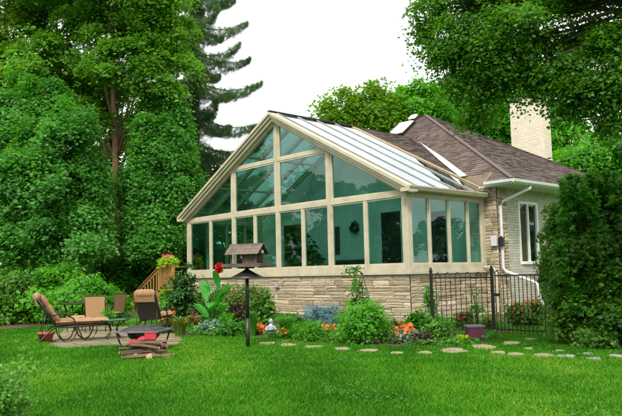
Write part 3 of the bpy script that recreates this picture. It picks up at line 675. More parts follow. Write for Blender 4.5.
# chimney
t_ = .78
for k in range(60):
    t_ = k/59; hp = np.array(PK)*(1-t_)+np.array((XC, YBK, ZE))*t_; d = hp-CC; px = 311+f*(d@Rv)/(d@Fv)
    if px > 546: break
yc = hp[1]+.1; xl = PY(512, 150, yc)[0]; xr = PY(546, 163, yc)[0]; yd = PX(552.5, 166, xr)[1]; ztp = PY(530, 97, yc)[2]
mb = MB(); bh = .09; z = 3.5; r_ = random.Random(4); row = 0
while z < ztp-.01:
    for (o_, u_, ln_, out) in (((xl, yc, z), (1, 0, 0), xr-xl, (0, -1, 0)), ((xr, yc, z), (0, 1, 0), yd-yc, (1, 0, 0)), ((xr, yd, z), (-1, 0, 0), xr-xl, (0, 1, 0)), ((xl, yd, z), (0, -1, 0), yd-yc, (-1, 0, 0))):
        x = -.12 if row % 2 else 0.
        while x < ln_-.01:
            a, b = max(x, 0), min(x+.24, ln_); u_ = np.array(u_, float); out = np.array(out, float); e = r_.uniform(.0, .004)
            p = np.array(o_, float)
            if b-a > .02: mb.hexa([p+u_*(a+.005), p+u_*(b-.005), p+u_*(b-.005)+out*(.012+e), p+u_*(a+.005)+out*(.012+e)]+[q+np.array([0, 0, bh-.01]) for q in (p+u_*(a+.005), p+u_*(b-.005), p+u_*(b-.005)+out*(.012+e), p+u_*(a+.005)+out*(.012+e))], r_.random())
            x += .24
    z += bh; row += 1
ch = mb.build('chimney', K['brick'], house)
mb = MB(); mb.box((xl+.003, yc+.003, 3.5), (xr-.003, yd-.003, ztp)); mb.build('mortar', mat('pale_mortar', (.50, .45, .36), None, 8, .9), ch)
mb = MB(); mb.box((xl-.08, yc-.08, ztp), (xr+.08, yd+.08, ztp+.12)); mb.build('chimney_cap', K['flagg'], ch, bevel=.01)
mb = MB(); hA = np.array(PK)*(1-.58)+np.array((XC, YBK, ZE))*.58; mb.bar(hp*1.0+(.12, -.05, .06), hA+(.1, -.12, .10), .16, .03); mb.build('flashing', K['bronze'], ch)

# ---- furniture inside
t = thing('potted_palm', 'leafy dark green potted plant standing inside the third bay of the sunroom', 'plant', (-7.6, 2.6, .96))
mb = MB(); mb.lathe((-7.6, 2.6, .96), [(.16, 0), (.22, .35), (.24, .36), (.2, .34)], 16); mb.build('pot', K['terra'], t)
P, Nn, V = crown_pts([(-7.6, 2.6, 2.2, .55, .5, .75)], 900, .3, .6, 25); leaves('foliage', P, Nn, .22, K['l_dark'], t, droop=.8, var=V)
t = thing('indoor_plant', 'broad bushy plant inside the sunroom behind the red canna bloom', 'plant', (-9.6, 1.4, .96))
mb = MB(); mb.lathe((-9.6, 1.4, .96), [(.16, 0), (.22, .35), (.24, .36), (.2, .34)], 16); mb.build('pot', K['terra'], t)
P, Nn, V = crown_pts([(-9.6, 1.4, 1.75, .6, .4, .45)], 900, .3, .6, 25); leaves('foliage', P, Nn, .18, K['l_hedge'], t, droop=.8, var=V)
t = thing('sofa', 'dark upholstered sofa seen through the glass low in the fourth bay', 'sofa', (-6.0, 3.2, .96))
mb = MB(); mb.box((-6.9, 2.9, 1.0), (-5.0, 3.7, 1.35)); mb.build('seat', K['sofa'], t, bevel=.06)
mb = MB(); mb.box((-6.9, 3.5, 1.35), (-5.0, 3.78, 1.95)); mb.build('backrest', K['sofa'], t, bevel=.08)
for xx in (-7.05, -5.05): mb = MB(); mb.box((xx, 2.9, 1.0), (xx+.2, 3.75, 1.6)); mb.build('armrest', K['sofa'], t, bevel=.06)
t = thing('wreath', 'dark round wreath hanging on the inner wall of the sunroom', 'wreath', (-5.87, D-.1, 3.2))
mb = MB(); mb.tube([(-5.87+.16*math.cos(a), D-.09, 3.2+.16*math.sin(a)) for a in np.linspace(0, 2*PI, 20)], .05, 6); mb.build('twig_ring', K['oldwood'], t)
P = np.array([(-5.87+.16*math.cos(a), D-.12, 3.2+.16*math.sin(a)) for a in rng.uniform(0, 2*PI, 160)])+rng.normal(size=(160, 3))*.03; leaves('foliage', P, rng.normal(size=(160, 3))-[0, 1, 0], .09, K['l_dark'], t)
t = thing('wall_picture', 'tall dark framed picture on the sunroom inner wall left of the wreath', 'picture', (-6.95, D-.06, 2.7))
mb = MB(); mb.box((-7.1, D-.07, 2.2), (-6.75, D-.035, 3.3)); mb.build('frame', K['oldwood'], t); mb = MB(); mb.box((-7.04, D-.076, 2.27), (-6.81, D-.071, 3.23)); mb.build('canvas', K['sofa'], t)

# ================================================================== FENCE AND GATE
FY = -1.93; fx1 = PY(433, 330, FY)[0]; fx2 = PY(494.5, 335, FY)[0]; fx3 = PY(557, 338, FY)[0]
def fpost(x, par, h=1.45, w=.055):
    mb = MB(); mb.box((x-w/2, FY-w/2, -.05), (x+w/2, FY+w/2, h)); mb.box((x-w/2-.012, FY-w/2-.012, h), (x+w/2+.012, FY+w/2+.012, h+.02)); mb.lathe((x, FY, h+.02), [(.012, 0), (.03, .02), (.034, .04), (.02, .065), (.004, .075)], 10)
    return mb.build('post', K['darkmetal'], par)
t = thing('iron_fence', 'black wrought iron fence section with looped picket tops in front of the stone base', 'fence', ((fx1+fx2)/2, FY, 0))
fpost(fx1, t); fpost(fx2, t)
mb = MB(); mb.box((fx1+.028, FY-.012, 1.26), (fx2-.028, FY+.012, 1.29)); mb.build('rail', K['darkmetal'], t)
mb = MB(); mb.box((fx1+.028, FY-.012, .14), (fx2-.028, FY+.012, .17)); mb.build('rail', K['darkmetal'], t)
xs = np.linspace(fx1, fx2, 13)[1:-1]
for i in range(0, 11, 2):
    xa = xs[i]; xb = xs[i+1] if i+1 < len(xs) else None
    if xb is None:
        mb = MB(); mb.tube([(xa, FY, .04), (xa, FY, 1.34)], .009, 6); mb.build('picket', K['darkmetal'], t); continue
    r_ = (xb-xa)/2; c_ = (xa+xb)/2
    mb = MB(); mb.tube([(xa, FY, .04), (xa, FY, 1.34)], .009, 6); mb.build('picket', K['darkmetal'], t)
    mb = MB(); mb.tube([(xb, FY, .04), (xb, FY, 1.34)], .009, 6); mb.build('picket', K['darkmetal'], t)
    mb = MB(); mb.tube([(c_-r_*math.cos(a), FY, 1.335+r_*.9*math.sin(a)) for a in np.linspace(0, PI, 9)], .009, 6); mb.build('picket_loop', K['darkmetal'], t)
t = thing('iron_gate', 'black iron garden gate of straight pickets between fence post and big shrub', 'gate', ((fx3+fx2)/2, FY, 0))
fpost(fx3, t, 1.36, .07)
xa_ = fx2+.07
for z0_ in (1.30, .12):
    mb = MB(); mb.box((xa_, FY-.012, z0_), (fx3-.036, FY+.012, z0_+.03)); mb.build('rail', K['darkmetal'], t)
xs = np.linspace(xa_+.012, fx3-.14, 14)
for i, x in enumerate(xs):
    mb = MB(); mb.tube([(x, FY, .05), (x, FY, 1.37 if i < 2 else 1.32)], .010, 6); mb.build('picket', K['darkmetal'], t)
mb = MB(); c_ = (xs[0]+xs[1])/2; mb.tube([(c_-.05*math.cos(a), FY, 1.365+.05*math.sin(a)) for a in np.linspace(0, PI, 9)], .010, 6); mb.build('picket_loop', K['darkmetal'], t)
mb = MB(); mb.box((xa_-.05, FY-.03, .86), (xa_+.10, FY+.03, .92)); mb.build('latch', K['darkmetal'], t)
t = thing('iron_fence', 'short stretch of black iron fence disappearing behind the big shrub at right', 'fence', (fx3+.9, FY, 0))
fpost(fx3+1.9, t, 1.36)
for z0_ in (1.27, .12):
    mb = MB(); mb.box((fx3+.04, FY-.012, z0_), (fx3+1.87, FY+.012, z0_+.03)); mb.build('rail', K['darkmetal'], t)
for x in np.linspace(fx3+.15, fx3+1.75, 13):
    mb = MB(); mb.tube([(x, FY, .05), (x, FY, 1.29)], .009, 6); mb.build('picket', K['darkmetal'], t)

# ================================================================== BIRD FEEDER
fb = G(248, 347.5); t = thing('bird_feeder', 'wooden house-shaped bird feeder on a tall black pole with a cone baffle', 'bird feeder', fb)
zr = lambda py: at(248, py, 13.87)[2]
X0, Y0 = fb[0], fb[1]; lean_ = at(246.5, 262, 13.87)
mb = MB(); mb.tube([(X0, Y0, -.1), (X0, Y0, zr(318))], .042, 12); mb.tube([(X0, Y0, zr(318)), (X0, Y0, zr(268))], .036, 12); mb.build('pole', K['darkmetal'], t, smooth=True)
mb = MB(); zb = zr(278.5); mb.lathe((X0, Y0, zb), [(.37, 0), (.375, .004), (.28, .055), (.16, .115), (.06, .17), (.045, .19)], 28); mb.build('baffle', K['darkmetal'], t, smooth=True)
H0 = zr(268.5); fa = math.radians(48-24)       # long side faces a little left of the camera
def FL(u, v, z): return (X0+u*math.cos(fa)-v*math.sin(fa), Y0+u*math.sin(fa)+v*math.cos(fa), z)
def fbox(mb, a, b, var=0.):
    P = [(a[0], a[1], a[2]), (b[0], a[1], a[2]), (b[0], b[1], a[2]), (a[0], b[1], a[2]), (a[0], a[1], b[2]), (b[0], a[1], b[2]), (b[0], b[1], b[2]), (a[0], b[1], b[2])]
    mb.hexa([FL(*p) for p in P], var)
mb = MB(); fbox(mb, (-.12, -.10, H0), (.12, .10, H0+.03)); mb.build('bracket', K['darkmetal'], t)
mb = MB(); fbox(mb, (-.42, -.25, H0+.03), (.42, .25, H0+.055)); fbox(mb, (-.44, -.27, H0+.03), (.44, -.25, H0+.10)); fbox(mb, (-.44, .25, H0+.03), (.44, .27, H0+.10)); fbox(mb, (-.44, -.25, H0+.03), (-.42, .25, H0+.10)); fbox(mb, (.42, -.25, H0+.03), (.44, .25, H0+.10)); tr_ = mb.build('tray', K['oldwood'], t)
P = np.stack([rng.uniform(-.4, .4, 1500), rng.uniform(-.23, .23, 1500), np.full(1500, H0+.062)], 1); P = np.array([FL(*p) for p in P]); leaves('birdseed', P, rng.normal(size=(1500, 3))+[0, 0, 1], .022, leafmat('seed', (.12, .08, .04), (.45, .34, .2), .0), t, jit=.4, kind='stuff')
mb = MB()
for u in (-.30, .27):
    for v in (-.15, .12): fbox(mb, (u, v, H0+.055), (u+.03, v+.03, H0+.33))
mb.build('corner_post', K['oldwood'], t)
mb = MB(); fbox(mb, (-.26, -.115, H0+.055), (-.02, -.105, H0+.30)); mb.build('seed_window', K['wing'], t)
mb = MB(); fbox(mb, (-.02, -.125, H0+.055), (.27, -.10, H0+.31)); fbox(mb, (-.27, .10, H0+.055), (.27, .125, H0+.31)); mb.build('wall', K['oldwood2'], t)
mb = MB()
for k in range(9): fbox(mb, (-.03+.033*k, -.135, H0+.07), (-.018+.033*k, -.126, H0+.30))
mb.build('lattice', K['oldwood'], t)
mb = MB(); mb.prism([FL(.30, -.17, H0+.31), FL(.30, .17, H0+.31), FL(.30, 0, H0+.46)], np.array(FL(.018, 0, 0))-np.array(FL(0, 0, 0))); mb.prism([FL(-.30, -.17, H0+.31), FL(-.30, .17, H0+.31), FL(-.30, 0, H0+.46)], np.array(FL(-.018, 0, 0))-np.array(FL(0, 0, 0))); mb.build('gable', K['oldwood'], t)
mb = MB(); fbox(mb, (.35, -.03, H0+.30), (.37, .03, H0+.36)); mb.build('hook_plate', K['white'], t)
for s_, kk in ((-1, 'oldwood2'), (1, 'oldwood')):
    mb = MB()
    for r_ in range(4):
        for c_ in range(7):
            u0 = -.38+c_*.11; a = r_/4; b = (r_+1.15)/4; v0, v1 = s_*(.25-.25*a), s_*(.25-.25*min(b, 1)); z0_, z1_ = H0+.27+.215*a, H0+.27+.215*min(b, 1)
            mb.prism([FL(u0, v0, z0_+.012), FL(u0+.106, v0, z0_+.012), FL(u0+.106, v1, z1_), FL(u0, v1, z1_)], (0, 0, .012), random.random())
    mb.build('roof', K[kk], t)
mb = MB(); fbox(mb, (-.39, -.03, H0+.485), (.40, .03, H0+.505)); mb.build('ridge_board', K['oldwood2'], t)

# ================================================================== PATIO FURNITURE
def chaise(loc, ang, label, sc=.84):
    t = thing('chaise_lounge', label, 'lounge chair', (0, 0, 0), 'cushioned chaise lounges')
    for s_ in (-1, 1):
        y = s_*.33; mb = MB(); mb.tube([(.42, y, .36), (1.85, y, .38)], .018, 8); mb.tube([(.42, y, .36), (.25, y, .24), (.08, y*1.05, .10), (0, y*1.08, .01)], .017, 8); mb.build('side_frame', K['bronze'], t, smooth=True)
        mb = MB(); mb.tube([(.30, y*1.1, .60), (.48, y*1.14, .67), (.72, y*1.14, .66), (.90, y*1.12, .54), (1.02, y*1.1, .34), (1.12, y*1.1, .12), (1.26, y*1.1, .02), (1.40, y*1.1, .07), (1.50, y*1.05, .22), (1.52, y, .36)], .019, 8); mb.build('armrest', K['bronze'], t, smooth=True)
        mb = MB(); mb.tube([(.50, y, .36), (.56, y, .16), (.66, y, .04), (.80, y, .02), (.92, y, .10), (.99, y, .25), (1.0, y, .36)], .016, 8); mb.build('leg', K['bronze'], t, smooth=True)
    for x, z_ in ((.02, .03), (1.26, .03), (.70, .03), (1.85, .38)): mb = MB(); mb.tube([(x, -.34, z_), (x, .34, z_)], .014, 6); mb.build('stretcher', K['bronze'], t, smooth=True)
    # backrest
    a = np.array((.46, 0, .40)); b = np.array((-.02, 0, 1.02)); n_ = np.array((b[2]-a[2], 0, a[0]-b[0])); n_ /= np.linalg.norm(n_)
    mb = MB(); mb.tube([a+(0, -.32, 0), b+(0, -.32, 0)], .018, 8); mb.tube([a+(0, .32, 0), b+(0, .32, 0)], .018, 8); mb.tube([b+(0, -.32, 0), b+(0, .32, 0)], .018, 8); mb.tube([(.2, -.30, .68), (.10, -.31, .20)], .012, 6); mb.tube([(.2, .30, .68), (.10, .31, .20)], .012, 6); mb.build('back_frame', K['bronze'], t, smooth=True)
    mb = MB(); mb.prism([a+(0, -.31, 0)-n_*.005, a+(0, .31, 0)-n_*.005, b+(0, .31, 0)-n_*.005, b+(0, -.31, 0)-n_*.005], -n_*.008); mb.build('back_sling', K['darkfab'], t)
    # cushions: quilted pads
    def pad(p, q, nrm, th, segs, nm):
        mb = MB(); p = np.array(p, float); q = np.array(q, float); nrm = np.array(nrm, float); NU, NV = segs*6, 10; vs = []; fs = []
        for side in (0, 1):
            for i in range(NU+1):
                for j in range(NV+1):
                    u, v = i/NU, j/NV*2-1; puff = (abs(math.sin(PI*u*segs))**.4)*.25+.75; ed = (1-abs(v)**6)**.5*((1-abs(2*u-1)**16)**.5)
                    vs.append(p+(q-p)*u+np.array((0, v*.31, 0))+nrm*(th/2+(1 if side else -1)*th/2*puff*ed))
        for side in (0, 1):
            o = side*(NU+1)*(NV+1)
            for i in range(NU):
                for j in range(NV):
                    k = o+i*(NV+1)+j; fs.append((k, k+1, k+NV+2, k+NV+1) if side else (k, k+NV+1, k+NV+2, k+1))
        mb.add(vs, fs); return mb.build(nm, K['cush'], t, smooth=True)
    pad((.44, 0, .40), (1.88, 0, .40), (0, 0, 1), .15, 4, 'seat_cushion'); pad(a+n_*.02, b+n_*.02, n_, .17, 3, 'back_cushion')
    mb = MB(); c_ = b+n_*.03; hp_ = []
    for i in range(9):
        hp_.append((c_[0], -.31+.62*i/8, c_[2]+.02))
    mb.tube(hp_, [.05, .095, .10, .10, .10, .10, .10, .095, .05], 14); mb.v = [(x*1-.02, y, z) for x, y, z in mb.v]; mb.build('headrest_pillow', K['cush'], t, smooth=True)
    mb = MB(); mb.prism([b+(-.05, -.30, .03), b+(-.05, .30, .03), b+(.03, .30, -.17), b+(.03, -.30, -.17)], (-.03, 0, -.01)); mb.build('cushion_flap', K['cush'], t, bevel=.01)
    t.location = tuple(float(v) for v in loc); t.rotation_euler.z = ang; t.scale = (sc, sc, 1.); return t
chaise((-3.16, -9.37, 0), math.radians(74), 'chaise lounge with tan quilted cushion seen side on at the left edge of the patio')
c2 = G(145, 337); chaise(c2+np.array([0, 0, 0]), math.radians(132), 'chaise lounge seen from behind its tan headrest, just beyond the fire pit')
def sling_chair(loc, ang, label, sc=1.):
    t = thing('patio_chair', label, 'chair', (0, 0, 0), 'tan sling patio chairs')
    for s_ in (-1, 1):
        y = s_*.27; mb = MB(); mb.tube([(.25, y, .0), (.27, y, .40)], .014, 8); mb.build('leg', K['bronze'], t, smooth=True)
        mb = MB(); mb.tube([(-.22, y, .0), (-.20, y, .40)], .014, 8); mb.build('leg', K['bronze'], t, smooth=True)
        mb = MB(); mb.tube([(-.20, y, .40), (-.30, y, .98)], .015, 8); mb.tube([(-.2, y, .40), (.27, y, .42)], .014, 8); mb.build('side_frame', K['bronze'], t, smooth=True)
        mb = MB(); mb.tube([(-.24, y*1.08, .62), (0, y*1.12, .66), (.26, y*1.12, .62), (.27, y*1.0, .42)], .016, 8); mb.build('armrest', K['bronze'], t, smooth=True)
    mb = MB(); mb.tube([(-.30, -.27, .98), (-.30, .27, .98)], .015, 8); mb.build('top_rail', K['bronze'], t)
    mb = MB(); mb.prism([(-.21, -.255, .45), (-.21, .255, .45), (-.295, .255, .965), (-.295, -.255, .965)], (-.01, 0, 0)); mb.build('backrest', K['sling'], t)
    mb = MB(); mb.prism([(-.2, -.255, .41), (.27, -.255, .425), (.27, .255, .425), (-.2, .255, .41)], (0, 0, .012)); mb.build('seat', K['sling'], t)
    t.location = tuple(float(v) for v in loc); t.rotation_euler.z = ang; t.scale = (sc, sc, sc); return t
sling_chair(gd(98, 18.6), math.radians(140), 'tan sling patio chair seen square on between the chaise and the round side table')
sling_chair(gd(113, 20.6), math.radians(205), 'tan sling patio chair turned sideways, half hidden behind the other sling chair')
t = thing('dining_table', 'dark metal patio table behind the side-on chaise lounge', 'table', gd(78, 20.6)); c_ = gd(78, 20.6)
mb = MB(); mb.lathe((c_[0], c_[1], .70), [(.60, 0), (.62, .01), (.62, .03), (.60, .04)], 36); mb.build('tabletop', K['bronze'], t)
for k in range(4):
    a = PI/4+k*PI/2; mb = MB(); mb.tube([(c_[0]+.42*math.cos(a), c_[1]+.42*math.sin(a), .70), (c_[0]+.30*math.cos(a), c_[1]+.30*math.sin(a), .35), (c_[0]+.45*math.cos(a), c_[1]+.45*math.sin(a), 0)], .022, 8); mb.build('leg', K['bronze'], t, smooth=True)
c_ = gd(79, 18.9); t = thing('footstool', 'low footstool with a pale tan seat behind the chaise lounge', 'stool', c_)
mb = MB(); mb.box((c_[0]-.28, c_[1]-.24, .36), (c_[0]+.28, c_[1]+.24, .44)); mb.build('seat', K['sling'], t, bevel=.03)
for sx in (-1, 1):
    for sy in (-1, 1): mb = MB(); mb.tube([(c_[0]+sx*.22, c_[1]+sy*.18, .36), (c_[0]+sx*.26, c_[1]+sy*.22, 0)], .014, 6); mb.build('leg', K['bronze'], t)
# round side table
c_ = gd(114, 16.3); t = thing('side_table', 'round patio side table with green glass top and curved dark legs', 'table', c_); zt_ = .47
mb = MB(); mb.lathe((c_[0], c_[1], zt_), [(.33, 0), (.345, .008), (.33, .016)], 40); mb.build('tabletop', K['green_glass'], t, smooth=False)
mb = MB(); mb.tube([(c_[0]+.34*math.cos(a), c_[1]+.34*math.sin(a), zt_-.01) for a in np.linspace(0, 2*PI, 33)], .014, 6); mb.build('rim', K['bronze'], t, smooth=True)
for k in range(4):
    a = .5+k*PI/2; ca, sa = math.cos(a), math.sin(a)
    mb = MB(); mb.tube([(c_[0]+r_*ca, c_[1]+r_*sa, z_) for r_, z_ in ((.30, zt_-.02), (.16, .36), (.10, .25), (.14, .13), (.26, .03), (.34, .0))], .014, 8); mb.build('leg', K['bronze'], t, smooth=True)
c3 = c_+np.array([-.12, -.08, 0]); t = thing('potted_plant', 'small bright green plant in a dark pot standing on the green glass table', 'plant', (c3[0], c3[1], zt_+.016))
mb = MB(); mb.lathe((c3[0], c3[1], zt_+.016), [(.05, 0), (.07, .09), (.075, .095), (.06, .09)], 14); mb.build('pot', K['green_glass'], t, smooth=True)
P, Nn, V = crown_pts([(c3[0], c3[1], zt_+.17, .15, .13, .10)], 260, .09, .6, 20); leaves('foliage', P, Nn, .05, K['l_bright'], t, var=V)
# fire pit
c_ = gd(144, 13.75); FA = math.radians(48-8); t = thing('fire_pit', 'square slate-rimmed fire pit with a dark mesh cover on iron legs', 'fire pit', c_)
def FP(u, v, z): return (c_[0]+u*math.cos(FA)-v*math.sin(FA), c_[1]+u*math.sin(FA)+v*math.cos(FA), z)
mb = MB(); o_, i_ = .46, .33
for k in range(4):
    a = k*PI/2; R2 = lambda u, v: (u*math.cos(a)-v*math.sin(a), u*math.sin(a)+v*math.cos(a))
    q = [R2(-o_, -o_), R2(o_, -o_), R2(i_, -i_), R2(-i_, -i_)]; mb.prism([FP(u, v, .385) for u, v in q], (0, 0, .028))
mb.build('rim', K['rim'], t)
mb = MB(); mb.lathe((c_[0], c_[1], .16), [(.05, 0), (.2, .03), (.30, .12), (.335, .224)], 24); mb.build('fire_bowl', K['darkmetal'], t, smooth=True)
mb = MB(); mb.hexa([FP(u, v, .415) for u, v in ((-.34, -.34), (.34, -.34), (.34, .34), (-.34, .34))]+[FP(u, v, .485) for u, v in ((-.2, -.2), (.2, -.2), (.2, .2), (-.2, .2))]); mb.build('mesh_cover', K['mesh'], t)
mb = MB(); L4 = [(-.345, -.345), (.345, -.345), (.345, .345), (-.345, .345)]; U4 = [(-.2, -.2), (.2, -.2), (.2, .2), (-.2, .2)]
for k in range(4):
    mb.tube([FP(*L4[k], .418), FP(*U4[k], .488)], .008, 6); mb.tube([FP(*U4[k], .488), FP(*U4[(k+1) % 4], .488)], .008, 6); mb.tube([FP(*L4[k], .42), FP(*L4[(k+1) % 4], .42)], .010, 6)
mb.tube([FP(0, -.04, .488), FP(0, -.02, .53), FP(0, .02, .53), FP(0, .04, .488)], .007, 6); mb.build('cover_frame', K['bronze'], t)
for sx in (-1, 1):
    for sy in (-1, 1):
        mb = MB(); mb.tube([FP(sx*.40, sy*.40, .385), FP(sx*.36, sy*.36, .22), FP(sx*.33, sy*.33, .12), FP(sx*.38, sy*.38, .0)], .018, 8); mb.build('leg', K['darkmetal'], t, smooth=True)
# stacked firewood
r_ = random.Random(5); base_ = gd(146, 12.55); vd = np.array([Rv[0], Rv[1], 0]); vd /= np.linalg.norm(vd); fd = np.array([Fv[0], Fv[1], 0]); fd /= np.linalg.norm(fd)
logspec = []
for lay, (n_, z_) in enumerate(((5, .045), (5, .13), (4, .20), (3, .27))):
    for k in range(n_): logspec.append((lay, (k-(n_-1)/2)*.13, z_))
loglb = ['bottom layer', 'second layer', 'third layer', 'top']
ends = ['nearest to the camera', 'second from the front', 'in the middle', 'second from the back', 'at the back by the fire pit']
for lay, v_, z_ in logspec:
    a = r_.uniform(-.6, .6) if lay < 3 else r_.uniform(-.8, .8); L_ = r_.uniform(.26, .48)*(1-.1*lay); rr_ = r_.uniform(.018, .045)
    d = vd*math.cos(a)+fd*math.sin(a); c4_ = base_+fd*v_+vd*r_.uniform(-.08, .08)+np.array([0, 0, z_]); p0, p1 = c4_-d*L_+np.array([0, 0, r_.uniform(-.04, .04)*(lay > 0)]), c4_+d*L_
    t = thing('firewood_log', '', 'log', c4_, 'firewood piled in front of the fire pit')
    t['label'] = 'rough split log in the %s of the firewood pile' % loglb[lay] if lay < 3 else 'thin rough log lying on top of the firewood pile'
    mb = MB(); mid = (p0+p1)/2+np.array([0, 0, r_.uniform(-.01, .02)]); mb.tube([p0, p0*.6+mid*.4, mid, p1*.6+mid*.4, p1], [rr_*r_.uniform(.7, 1.2) for _ in range(5)], 6, r_.random()); mb.build('bark', K['log'], t)
    mb = MB(); mb.tube([p0-d*.003, p0+d*.001], rr_*.9, 7); mb.tube([p1-d*.001, p1+d*.003], rr_*.9, 7); mb.build('cut_end', K['logend'], t)
for k, (px, lb) in enumerate(((134, 'round pale log end lying in the grass under the left of the firewood'), (149, 'round pale log end lying in the grass in front of the firewood'))):
    p = G(px, 360); mb = MB(); mb.tube([p+np.array([0, 0, .05]), p+fd*.28+np.array([0, 0, .05])], .055, 12); o = mb.build('log_butt', K['logend'], None, org=p, bevel=.008); tag(o, lb, 'log')
p = base_+vd*-.12+np.array([0, 0, .30]); t = thing('red_bag', 'crumpled red bag lying across the firewood pile', 'bag', p)
mb = MB(); NU, NV = 14, 8; vs = []; fs = []
for side in (0, 1):
    for i in range(NU+1):
        for j in range(NV+1):
            u, v = i/NU*2-1, j/NV*2-1; ed = (1-abs(u)**4)**.5*(1-abs(v)**4)**.5
            vs.append(p+vd*u*.22+fd*v*.11+np.array([0, 0, (1 if side else -.4)*.05*ed*(1+.5*math.sin(u*7+v*3))+.06*u]))
for side in (0, 1):
    o = side*(NU+1)*(NV+1)
    for i in range(NU):
        for j in range(NV): k = o+i*(NV+1)+j; fs.append((k, k+NV+1, k+NV+2, k+1))
mb.add(vs, fs); mb.build('bag_body', K['red'], t, smooth=True)
p = base_+vd*.10+fd*-.06+np.array([0, 0, .33]); t = thing('red_box', 'small bright red box on top of the firewood', 'box', p)
mb = MB(); mb.hexa([p+vd*a+fd*b+np.array([0, 0, c]) for c in (0, .11) for a, b in ((-.10, -.06), (.10, -.06), (.10, .06), (-.10, .06))]); mb.build('carton', mat('pink_red_carton', (.50, .03, .05), (.38, .025, .035), 4, .5), t, bevel=.006)
mb = MB(); mb.hexa([p+vd*a+fd*b+np.array([0, 0, c]) for c in (.108, .125) for a, b in ((-.105, -.065), (.105, -.065), (.105, .065), (-.105, .065))]); mb.build('lid', K['red'], t, bevel=.004)
p = G(46, 343); t = thing('flower_pot', 'empty terracotta pot in the grass under the chaise backrest', 'pot', p)
mb = MB(); mb.lathe(p, [(.12, 0), (.17, .20), (.19, .20), (.19, .25), (.165, .25), (.15, .22), (.10, .05)], 24); mb.build('pot_body', K['terra'], t, smooth=True)

# ================================================================== DECK WITH STAIRS
t = thing('wooden_deck', 'cedar deck landing with railing and stairs at the left end of the sunroom', 'deck', (-12.6, 0, 0)); DY = -.6
pt = PY(159.5, 267, DY); xd = pt[0]; zt_ = pt[2]; pb_ = PY(134, 294, DY); FZ = .95
mb = MB()
for k in range(9): mb.box((xd+.02+k*.15, DY, FZ-.03), (xd+.02+k*.15+.142, D-.1, FZ)) if xd+.02+k*.15+.142 < -W-.04 else None
mb.build('decking', K['wood'], t); mb = MB(); mb.box((xd, DY-.03, FZ-.22), (-W-.02, DY, FZ-.005)); mb.box((xd-.03, DY, FZ-.22), (xd, D-.1, FZ-.005)); mb.build('fascia', K['wood'], t)
for (x, y, h) in ((xd, DY, zt_), (pb_[0]-.05, DY, pb_[2]+.03), (-W-.14, DY, zt_), (xd, 1.6, zt_), (xd, D-.2, zt_)):
    mb = MB(); mb.box((x-.05, y-.05, -.05), (x+.05, y+.05, h)); mb.box((x-.065, y-.065, h), (x+.065, y+.065, h+.03)); mb.build('post', K['wood'], t, bevel=.006)
mb = MB(); mb.bar((xd-.05, DY, zt_-.03), (pb_[0], DY, pb_[2]-.0), .13, .04, (0, 0, 1)); mb.build('handrail', K['wood'], t)
mb = MB(); mb.bar((xd-.05, DY, zt_-.13), (pb_[0], DY, pb_[2]-.10), .04, .09, (0, 0, 1)); mb.build('handrail', K['wood'], t)
mb = MB(); mb.box((xd+.05, DY-.06, zt_-.02), (-W-.19, DY+.06, zt_+.015)); mb.box((xd+.05, DY-.02, FZ+.06), (-W-.19, DY+.02, FZ+.13)); mb.build('handrail', K['wood'], t)
mb = MB(); mb.box((xd-.06, DY+.05, zt_-.02), (xd+.06, 1.55, zt_+.015)); mb.build('handrail', K['wood'], t)
nb_ = 9
for k in range(1, nb_):
    u = k/nb_; x = xd+(pb_[0]-xd)*u; z1 = zt_+(pb_[2]-zt_)*u-.1; z0_ = max(.05, FZ*(1-u*1.15)-.0); mb = MB(); mb.box((x-.02, DY-.02, z0_), (x+.02, DY+.02, z1)); mb.build('baluster', K['wood'], t)
for k in range(1, 9):
    x = xd+(-W-.14-xd)*k/9; mb = MB(); mb.box((x-.02, DY-.02, FZ+.06), (x+.02, DY+.02, zt_-.02)); mb.build('baluster', K['wood'], t)
ns = 5
for k in range(ns):
    x = xd-(k+1)*.29; z_ = FZ-(k+1)*FZ/(ns+1); mb = MB(); mb.box((x-.02, DY+.05, z_-.035), (x+.29, DY+1.2, z_)); mb.build('step', K['wood'], t)
mb = MB(); mb.prism([(xd, DY+.03, FZ-.02), (xd, DY+.03, FZ-.30), (xd-1.55, DY+.03, 0), (xd-1.80, DY+.03, 0), (xd-1.80, DY+.03, .08)], (0, -.04, 0)); mb.build('stringer', K['wood'], t)
# planters on the deck rail
p = np.array([xd+.55, DY+.02, zt_+.015]); t = thing('rail_planter', 'planter overflowing with lime foliage and red flowers on the deck railing', 'planter', p)
mb = MB(); mb.hexa([(p[0]+a*q, p[1]+b*q, p[2]+c) for c, q in ((0, .85), (.17, 1)) for a, b in ((-.4, -.1), (.4, -.1), (.4, .1), (-.4, .1))]); mb.build('trough', K['terra'], t)
P, Nn, V = crown_pts([(p[0]-.25, p[1], p[2]+.24, .30, .22, .20), (p[0]+.35, p[1], p[2]+.22, .25, .2, .2)], 1400, .14, .6, 25); leaves('foliage', P, Nn, .075, K['l_lime'], t, var=V)
P, Nn, V = crown_pts([(p[0]-.05, p[1]+.1, p[2]+.42, .42, .15, .12)], 300, .08, .8, 14); leaves('blossom', P, Nn, .06, K['p_pink'], t, var=V)
p = np.array([-W-.6, DY+.4, FZ]); t = thing('plant_stand', 'white metal plant stand on the deck behind the railing', 'stand', p); mb = MB()
for sx in (-1, 1):
    for sy in (-1, 1): mb.tube([p+np.array([sx*.17, sy*.17, 0]), p+np.array([sx*.15, sy*.15, .7])], .012, 6)
mb.build('leg', K['white'], t)
for z_ in (.25, .7): mb = MB(); mb.box(tuple(p+np.array([-.19, -.19, z_])), tuple(p+np.array([.19, .19, z_+.02]))); mb.build('shelf', K['white'], t)

